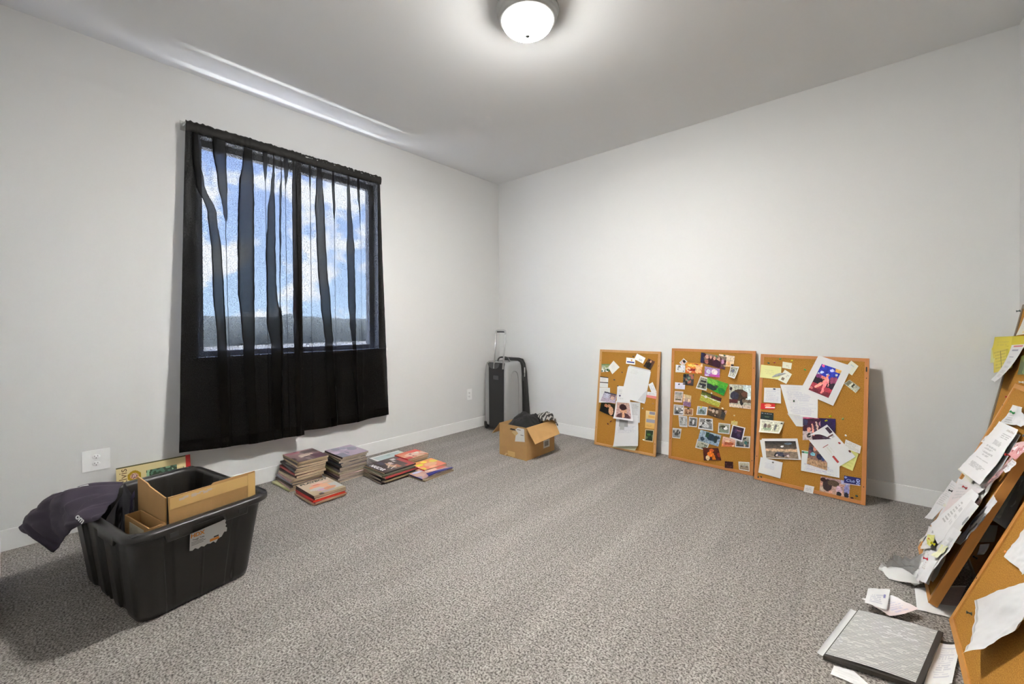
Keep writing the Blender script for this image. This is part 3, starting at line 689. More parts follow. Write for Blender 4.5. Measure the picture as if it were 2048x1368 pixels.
magazine(.545, -2.32, .0125, .03, .010, 'a44', 'dark red magazine fourth from the top of the low front pile', 'magazines in the low front pile', pages=M_PAGES, seed=52)
magazine(.540, -2.325, .023, -.02, .012, 'c33', 'bright red edged magazine third from the top of the low front pile', 'magazines in the low front pile', pages=cmat('d42'), seed=53)
magazine(.536, -2.318, .0355, .02, .010, '433', 'cream-paged magazine second from the top of the low front pile', 'magazines in the low front pile', seed=54)
tf, th = magazine(.535, -2.318, .046, .0, .012, '433', 'magazine with a pale cover and dark capital title, topmost of the low front pile', 'magazines in the low front pile', ('cba', 'a97', '', '', 0, [('e', .5, .45, .35, .12, 'd97'), ('e', .45, .3, .14, .06, 'c65'), ('e', .35, .6, .25, .1, 'bbb'), ('e', .45, .72, .2, .07, 'b9b'), ('e', .7, .5, .25, .14, 'da8'), ('r', .72, .45, 1, .85, 'bbb'), ('e', .6, .25, .3, .06, 'dba'), ('r', .3, .84, .7, .9, '99b'), ('e', .65, .72, .2, .08, 'c86')]), seed=55)
lettering('PLAYBOY', .036, mat('dark_green_ink', (.05, .05, .03), .6), tf, frame_M((-.112, 0, th+.0022), (0, 1, 0), (-1, 0, 0), (0, 0, 1)), width=.18, bold=.0012)
def rmag(x, y, z, rz, th, sp, lab, cov=None, w=.27, h=.28, **k): return magazine(x, y, z, rz, th, sp, lab, 'magazines in the right-hand spread', cov, w, h, **k)
z = .002
for k, (sp, word) in enumerate((('433', 'dark brown'), ('986', 'tan'), ('222', 'black'), ('a44', 'red'), ('554', 'olive'))):
    rmag(.560+.008*(k % 2), -1.812-.008*((k+1) % 2), z, math.pi/2+math.radians((-3, 2, -4, 3, -2)[k]), .0115, sp, '%s-spined large magazine, %s from the bottom of the pile under the dark racing cover' % (word, ('first', 'second', 'third', 'fourth', 'fifth')[k]), seed=60+k, pages=M_PAGES2); z += .0125
tn, th = rmag(.545, -1.803, z, math.pi/2+.03, .010, '333', 'large magazine with a dark cover and white title lying on the middle right pile', ('322', '433', '', '', 0, [('r', 0, .86, .75, 1, 'a33'), ('r', 0, .7, .12, 1, 'a33'), ('e', .4, .45, .3, .06, 'b97'), ('q', .3, .3, .6, .6, .02, 'cba'), ('r', .1, .5, .35, .62, 'a64'), ('e', .55, .55, .12, .05, 'cbb'), ('r', .6, .3, .9, .45, '445'), ('r', .75, .7, .88, .86, 'ccc'), ('q', .15, .3, .3, .55, .015, 'ddd')]), seed=66, w=.262, h=.272)
lettering('NASCAR', .05, M_WHITE, tn, frame_M((-.108, .0, th+.0022), (0, -1, 0), (1, 0, 0), (0, 0, 1)) , width=.17, bold=.001)
lettering('W', .035, M_WHITE, tn, frame_M((.05, .03, th+.0022), (0, -1, 0), (1, 0, 0), (0, 0, 1)))
rmag(.43, -1.535, .002, .0, .013, '445', 'slate-covered magazine at the bottom of the pile with the red and peach cover', seed=70, w=.2, h=.17)
rmag(.43, -1.535, .016, .04, .014, '677', 'blue-grey magazine second from the bottom of the pile with the red and peach cover', seed=71, w=.2, h=.17)
rmag(.435, -1.530, .031, -.03, .016, 'caa', 'pinkish magazine directly under the red and peach cover', seed=72, w=.2, h=.17)
rmag(.432, -1.528, .048, .02, .015, 'c33', 'magazine with a red and peach portrait cover near the wall', ('c53', 'db9', '', 'dba c75', 7, [('r', .55, .0, 1, .4, 'c43'), ('e', .5, .55, .3, .25, 'dba'), ('e', .75, .45, .12, .1, 'ddc'), ('e', .45, .45, .06, .07, '644'), ('e', .4, .75, .05, .05, '533'), ('r', 0, .75, .25, 1, 'b33')]), seed=73, w=.205, h=.18)
rmag(.22, -1.60, .002, .0, .018, 'bbb', 'grey leaflet pile lying along the baseboard', ('abb', 'bcc', '', '9aa bcb', 6, [('r', 0, 0, .06, 1, 'ddd'), ('r', 0, 0, 1, .12, 'ddd')]), seed=74, w=.28, h=.17)
rmag(.64, -1.530, .002, .02, .012, 'a44', 'red-spined magazine at the bottom under the yellow-flowered cover', seed=75, w=.2, h=.2)
rmag(.645, -1.528, .0145, -.02, .014, 'c33', 'magazine with yellow flowers on the cover at the far right end', ('d95', 'd76', '', 'dc3 ea8 e96', 10, [('e', .2, .4, .14, .12, 'dd2'), ('e', .5, .2, .12, .12, 'ed4'), ('e', .85, .35, .14, .16, 'dc5'), ('e', .55, .6, .25, .2, 'da8')]), seed=76, w=.21, h=.2)
rmag(.772, -1.600, .002, .06, .009, '986', 'tan-paged magazine at the very bottom nearest the room centre', seed=77, w=.285, h=.2)
rmag(.765, -1.605, .0115, .02, .009, '337', 'magazine with a curling cover and deep blue back page nearest the room centre', ('b86', 'a88', '', 'caa b98 88a cbb', 16, [('e', .6, .4, .2, .2, 'dba'), ('r', .75, .3, 1, .6, 'b54'), ('e', .2, .25, .15, .1, 'aac')]), seed=78, w=.28, h=.19)
t = tag(empty('loose_cover', (0, 0, 0)), 'loose deep blue glossy page curling up at the edge of the magazine spread', 'page')
G = patch([[(.862, -1.70, .022), (.862, -1.62, .030), (.858, -1.54, .028), (.852, -1.46, .022)], [(.875, -1.70, .036), (.874, -1.62, .038), (.868, -1.54, .034), (.86, -1.455, .028)], [(.845, -1.70, .046), (.848, -1.62, .045), (.846, -1.54, .038), (.842, -1.46, .031)]], 20, 10)
bm = bmesh.new(); fabric(bm, G); obj('page', bm, mat('deep_blue_gloss', hx('226'), .3), t, True)
# ---------------------------------------------------------------- suitcase
M_SILV = mat('silver_shell', (.40, .40, .395), .27, .35, bump=.05, bscale=500, coat=.2)
M_BLK = mat('black_nylon', (.018, .017, .016), .75, bump=.3, bscale=500)
M_BLKP = mat('black_hard_plastic', (.02, .02, .02), .4)
M_ALU = mat('handle_aluminium', (.55, .55, .54), .3, .8)
st = tag(empty('suitcase', (.103, -.372, 0)), 'silver and black upright wheeled suitcase with its handle raised in the corner', 'suitcase')
def rr2(x0, x1, y0, y1, r, z, n=6):
    P = []
    for cx, cy, a0 in ((x1-r, y1-r, 0), (x0+r, y1-r, 90), (x0+r, y0+r, 180), (x1-r, y0+r, 270)):
        for k in range(n+1):
            a = math.radians(a0+90*k/n); P.append(Vector((cx+r*math.cos(a), cy+r*math.sin(a), z)))
    return P
bm = bmesh.new()
prof = [(.020, .05), (.006, .065), (0, .10), (0, .35), (.004, .60), (.012, .68), (.026, .715), (.05, .728), (.09, .730)]
loft(bm, [rr2(i*.7, .345-i, i*.6, .275-i*.5, max(.012, .045-i*.3), z) for i, z in prof], True, True, True); obj('shell', bm, M_SILV, st, True)
bm = bmesh.new()   # raised moulded contour on the right side
pts = spline([(.3455, .06, .06), (.3475, .10, .08), (.3475, .17, .10), (.3475, .185, .3), (.3470, .18, .55), (.344, .14, .63), (.343, .08, .61), (.344, .06, .5)], 40)
tube(bm, pts, .0035, 6); obj('moulded_rib', bm, M_SILV, st, True)
bm = bmesh.new(); box(bm, (.088, -.005, .035), (.300, .02, .722), .006); obj('back_panel', bm, M_BLK, st)
bm = bmesh.new()
loft(bm, [[Vector((p.x, p.y, p.z)) for p in rr2(.01+i*.6, .352+b-i, .272, .335+b*.2, .03, z)] for i, z, b in ((.02, .04, .0), (.0, .07, .02), (0, .14, .035), (0, .30, .022), (0, .6, .0), (.012, .70, -.01), (.04, .745, -.01), (.08, .755, -.02))], True, True, True); obj('expansion_pocket', bm, M_BLK, st, True)
bm = bmesh.new(); tube(bm, [(.348, .278, .06), (.350, .278, .4), (.347, .278, .62), (.335, .278, .695), (.30, .278, .735), (.15, .278, .742)], .004, 8); obj('zipper', bm, M_BLKP, st, True)
bm = bmesh.new(); box(bm, (.350, .268, .600), (.356, .282, .66), .003); box(bm, (.351, .270, .560), (.355, .280, .598), .002); obj('zipper_pull', bm, M_ALU, st)
bm = bmesh.new(); box(bm, (.346, .24, .52), (.353, .262, .575), .003); obj('buckle', bm, M_BLKP, st)
bm = bmesh.new()   # half-round recess at the handle foot
ring_ = [Vector((.168+.085*math.cos(a), -.008, .716-.075*math.sin(a)*.8)) for a in [math.pi*k/20 for k in range(21)]]
loft(bm, [[p+Vector((0, 0, 0)) for p in ring_], [p+Vector((0, -.006, 0)) for p in ring_]], False); f = bm.faces.new([bm.verts.new(p+Vector((0, -.006, 0))) for p in ring_]); obj('handle_recess', bm, mat('dark_grey_recess', (.06, .06, .058), .5), st)
hd = empty('pull_handle'); hd.parent = st; hd.location = (0, 0, 0)
for x in (.158, .302):
    pass
bm = bmesh.new()
for x0, x1 in ((.172, .196), (.300, .327)):
    tube(bm, [(x0, -.012, .66), (x1, .002, 1.035)], .0085, 10)
obj('handle_pole', bm, M_ALU, hd, True)
bm = bmesh.new(); tube(bm, spline([(.194, .002, 1.02), (.197, .002, 1.048), (.215, .002, 1.058), (.262, .002, 1.061), (.309, .002, 1.058), (.325, .002, 1.048), (.327, .002, 1.02)], 24), .0105, 10); obj('grip', bm, M_ALU, hd, True)
bm = bmesh.new(); box(bm, (.212, -.006, 1.038), (.312, .010, 1.052), .004); obj('grip_inset', bm, M_BLKP, hd)
bm = bmesh.new(); tube(bm, spline([(.10, .12, .722), (.13, .12, .762), (.19, .12, .772), (.25, .12, .764), (.28, .12, .724)], 20), .009, 8); obj('carry_handle', bm, M_BLKP, st, True)
bm = bmesh.new(); box(bm, (.158, -.009, .545), (.232, -.004, .585), .003); obj('badge', bm, mat('dark_badge', (.05, .05, .05), .35), st)
for x in (.02, .30):
    bm = bmesh.new(); lathe(bm, [(.0005, -.012), (.022, -.012), (.028, -.008), (.028, .008), (.022, .012), (.0005, .012)], 24, M=Matrix.Translation((x+.012, .02, .030)) @ Matrix.Rotation(math.pi/2, 4, 'Y')); obj('wheel', bm, M_BLKP, st, True)
    bm = bmesh.new(); box(bm, (x-.006, -.006, .035), (x+.03, .05, .085), .008); obj('wheel_housing', bm, M_BLKP, st)
bm = bmesh.new(); box(bm, (.04, .20, .002), (.10, .23, .06), .006); box(bm, (.24, .20, .002), (.30, .23, .06), .006); obj('rear_foot', bm, M_BLKP, st)
# ---------------------------------------------------------------- cardboard box of clothes
bx = tag(empty('cardboard_box', (0, 0, 0)), 'open brown cardboard box of dark clothes in front of the suitcase', 'cardboard box')
X0, X1, Y0, Y1, BZ = .845, 1.143, -.916, -.522, .272
bm = bmesh.new(); T = .004
box(bm, (X0, Y0, .002), (X1, Y0+T, BZ)); box(bm, (X0, Y1-T, .002), (X1, Y1, BZ)); box(bm, (X0, Y0+T, .002), (X0+T, Y1-T, BZ)); box(bm, (X1-T, Y0+T, .002), (X1, Y1-T, BZ)); box(bm, (X0+T, Y0+T, .002), (X1-T, Y1-T, .006)); obj('box_body', bm, M_CARD, bx)
def flap(name, pts, th=.004, m=M_CARD):
    bm = bmesh.new(); P = [Vector(p) for p in pts]; n = (P[1]-P[0]).cross(P[2]-P[0]).normalized()*th
    loft(bm, [P, [p+n for p in P]], True, True, True); return obj(name, bm, m, bx)
flap('flap', [(X1+.001, Y0+.006, BZ), (X1+.001, Y1-.002, BZ), (1.234, Y1-.045, .172), (1.228, Y0+.012, .152)])
flap('flap', [(X0-.001, Y1, BZ), (X0-.001, Y0+.004, BZ), (.790, Y0-.035, .182), (.775, Y1-.01, .19)])
bm = bmesh.new(); P = [(1.027, .241), (1.055, .262), (1.123, .261), (1.128, .155), (1.060, .147), (1.021, .141), (1.030, .19)]
f = bm.faces.new([bm.verts.new((x, Y0-.0008, z)) for x, z in P]); lb = obj('shipping_label', bm, M_LABEL, bx)
bm = bmesh.new(); box(bm, (1.045, Y0-.0012, .243), (1.085, Y0-.0009, .247)); box(bm, (1.083, Y0-.0012, .204), (1.115, Y0-.0009, .208)); obj('label_print', bm, M_INK, lb)
bm = bmesh.new(); f = bm.faces.new([bm.verts.new(p) for p in ((.985, Y0-.001, .216), (1.025, Y0-.002, .243), (1.062, Y0-.004, .216), (1.03, Y0-.003, .19))]); obj('torn_sticker', bm, mat('tan_sticker', (.6, .42, .2), .6), bx)
bl = None
bm = bmesh.new(); box(bm, (X1, -.683, .052), (X1+.0006, -.594, .118)); bl = obj('barcode_label', bm, M_LABEL, bx)
bm = bmesh.new()
for k in range(11): box(bm, (X1+.0006, -.668+k*.0055, .066), (X1+.001, -.6665+k*.0055+(k % 3)*.0011, .108))
obj('barcode', bm, M_INK, bl)
bm = bmesh.new(); box(bm, (.985, Y0-.0012, .006), (1.005, Y0-.0005, .03)); box(bm, (.94, Y0-.001, .01), (1.02, Y0-.0004, .05)); obj('tape', bm, M_TAPE, bx)
bm = bmesh.new(); f = bm.faces.new([bm.verts.new(p) for p in ((.905, -.925, .004), (.935, -.94, .012), (.95, -.925, .03), (.92, -.918, .028))]); obj('torn_card', bm, M_CARD2, bx)
def heap(name, label, cx, cy, rx, ry, z0, h, m, seed, cat='clothes', clampbox=None):
    bm = bmesh.new(); G = []
    for j in range(41):
        r = []
        for i in range(41):
            u, v = i/20-1, j/20-1
            a = u*math.sqrt(1-v*v/2); b = v*math.sqrt(1-u*u/2); d = math.sqrt(a*a+b*b)
            x, y = cx+rx*a, cy+ry*b
            hh = h*(1-d**2.6)
            f = (.030*noise.noise((x*14, y*14, seed))+.020*abs(noise.noise((x*30+seed, y*30, 3))))*(1-d**4)
            r.append(Vector((x+.012*noise.noise((x*30, y*30, 8)), y+.012*noise.noise((x*30, y*30, 5)), z0+hh+f)))
        G.append(r)
    fabric(bm, G); t = obj(name, bm, m, None, True); return tag(t, label, cat)
heap('black_clothes', 'crumpled black clothes filling the open cardboard box', .992, -.735, .142, .186, .235, .10, mat('black_jersey', (.006, .0055, .005), .9, bump=.6, bscale=120), 3)
ms = bpy.data.materials.new('striped_knit'); ms.use_nodes = True
n = ms.node_tree.nodes; l = ms.node_tree.links; b = n['Principled BSDF']; b.inputs['Roughness'].default_value = .9
tt = n.new('ShaderNodeTexCoord'); wv = n.new('ShaderNodeTexWave'); wv.inputs['Scale'].default_value = 14; wv.inputs['Distortion'].default_value = 5; l.new(tt.outputs['Object'], wv.inputs[0])
rr_ = n.new('ShaderNodeValToRGB'); rr_.color_ramp.elements[0].position = .45; rr_.color_ramp.elements[0].color = (.02, .018, .016, 1); rr_.color_ramp.elements[1].position = .7; rr_.color_ramp.elements[1].color = (.30, .28, .26, 1); l.new(wv.outputs[0], rr_.inputs[0]); l.new(rr_.outputs[0], b.inputs['Base Color'])
Cc = [[(1.02, -.62, .30), (1.05, -.57, .325), (1.07, -.53, .315), (1.09, -.505, .27)], [(1.06, -.66, .325), (1.09, -.60, .345), (1.115, -.55, .335), (1.13, -.51, .275)], [(1.10, -.69, .31), (1.13, -.62, .33), (1.158, -.56, .31), (1.165, -.515, .25)], [(1.125, -.70, .285), (1.155, -.64, .295), (1.185, -.57, .27), (1.19, -.53, .225)]]
G = patch(Cc, 30, 30)
for r in G:
    for p in r: p += Vector((.3, .2, 1))*(.016*noise.noise(p*34)+.008*noise.noise(p*80))
bm = bmesh.new(); fabric(bm, G); tag(obj('striped_garment', bm, ms, None, True), 'grey and black striped garment hanging over the back right edge of the cardboard box', 'clothes')
# ---------------------------------------------------------------- cork boards
def cork():
    m = bpy.data.materials.new('cork'); m.use_nodes = True; n = m.node_tree.nodes; l = m.node_tree.links; b = n['Principled BSDF']; b.inputs['Roughness'].default_value = .85; b.inputs['Specular IOR Level'].default_value = .2
    t = n.new('ShaderNodeTexCoord'); z = n.new('ShaderNodeTexNoise'); z.inputs['Scale'].default_value = 240; z.inputs['Detail'].default_value = 3; l.new(t.outputs['Object'], z.inputs[0])
    v = n.new('ShaderNodeTexVoronoi'); v.inputs['Scale'].default_value = 60; l.new(t.outputs['Object'], v.inputs[0])
    r = n.new('ShaderNodeValToRGB'); e = r.color_ramp.elements; e[0].position = .3; e[0].color = (.29, .125, .018, 1); e[1].position = .7; e[1].color = (.50, .255, .045, 1); l.new(z.outputs[0], r.inputs[0])
    l.new(r.outputs[0], b.inputs['Base Color'])
    u = n.new('ShaderNodeBump'); u.inputs['Strength'].default_value = .3; u.inputs['Distance'].default_value = .001; l.new(z.outputs[0], u.inputs['Height']); l.new(u.outputs[0], b.inputs['Normal'])
    return m
M_CORK = cork()
def wood(name, c, r=.45):
    m = bpy.data.materials.new(name); m.use_nodes = True; n = m.node_tree.nodes; l = m.node_tree.links; b = n['Principled BSDF']; b.inputs['Roughness'].default_value = r
    t = n.new('ShaderNodeTexCoord'); mp = n.new('ShaderNodeMapping'); mp.inputs['Scale'].default_value = (60, 4, 60); l.new(t.outputs['Object'], mp.inputs[0])
    z = n.new('ShaderNodeTexNoise'); z.inputs['Scale'].default_value = 1; z.inputs['Detail'].default_value = 4; l.new(mp.outputs[0], z.inputs[0])
    x = n.new('ShaderNodeMixRGB'); x.inputs[1].default_value = (*[k*.85 for k in c], 1); x.inputs[2].default_value = (*[k*1.12 for k in c], 1); l.new(z.outputs[0], x.inputs[0]); l.new(x.outputs[0], b.inputs['Base Color']); return m
M_WO = wood('orange_stained_frame', (.50, .20, .055)); M_WP = wood('pale_wood_frame', (.56, .30, .11)); M_WC = wood('honey_wood_frame', (.60, .28, .07)); M_WG = wood('grey_brown_frame', (.20, .15, .10))
BD = {
'b1': ((1.322, -.141, .003), (.99996, -.00853, 0), (.00115, .1346, .9909), .585, .884, M_WP, 'narrow pale-framed cork board leaning on the back wall, leftmost of the three'),
'b2': ((2.0, -.103, .003), (.99975, -.02247, 0), (.002, .08888, .99604), .625, .912, M_WO, 'orange-framed cork board covered in small photos, middle one on the back wall'),
'b3': ((2.641, -.178, .004), (.99459, -.10384, 0), (.01804, .17279, .98479), .614, .900, M_WO, 'orange-framed cork board with the big stage print and letters, rightmost on the back wall'),
'A': ((3.62, -.40, .004), (0, -1, 0), (.17932, 0, .98379), .905, 1.216, M_WG, 'tall grey-brown framed cork board against the right wall behind two others'),
'B': ((3.457, -.691, .004), (0, -.9997, .025), (.35189, .0234, .93575), .571, .895, M_WC, 'cork board buried under layers of letters, leaning on the taller board'),
'C': ((3.508, -1.323, .008), (0, -1, 0), (.34333, 0, .93921), .905, 1.113, M_WC, 'nearest cork board at the right edge with two large white sheets')}
BF = {}
for k, (O, u, v, W_, L_, mw, lab) in BD.items():
    u = Vector(u).normalized(); v = Vector(v); v = (v-u*u.dot(v)).normalized(); n_ = u.cross(v)
    M = frame_M(O, u, v, n_); BF[k] = M
    t = tag(empty('cork_board', M=M), lab, 'cork board')
    fw, fd = (.021 if k != 'C' else .026), (.016 if k != 'B' else .028)
    for name, a, b_ in (('left_rail', (0, 0), (fw, L_)), ('right_rail', (W_-fw, 0), (W_, L_)), ('bottom_rail', (fw, 0), (W_-fw, fw)), ('top_rail', (fw, L_-fw), (W_-fw, L_))):
        bm = bmesh.new(); box(bm, (a[0], a[1], -fd), (b_[0], b_[1], 0), .0015)
        if 'bottom' in name or 'top' in name:   # grain runs along the rail
            pass
        obj('frame_rail', bm, mw, t)
    bm = bmesh.new(); box(bm, (fw*.8, fw*.8, -.012), (W_-fw*.8, L_-fw*.8, -.0045)); obj('cork_panel', bm, M_CORK, t)
    bm = bmesh.new()
    for (x, y) in ((fw/2, L_*.18), (fw/2, L_*.88), (W_-fw/2, L_*.12), (W_-fw/2, L_*.86)):
        lathe(bm, [(.0003, .0006), (.003, .0006), (.003, 0)], 10, M=Matrix.Translation((x, y, 0)))
    obj('screw', bm, M_DARK, t)
    if k == 'b3':
        bm = bmesh.new(); box(bm, (W_-.015, L_-.085, -.001), (W_-.008, L_-.055, .001), .0008); obj('hanger_slot', bm, M_DARK, t)
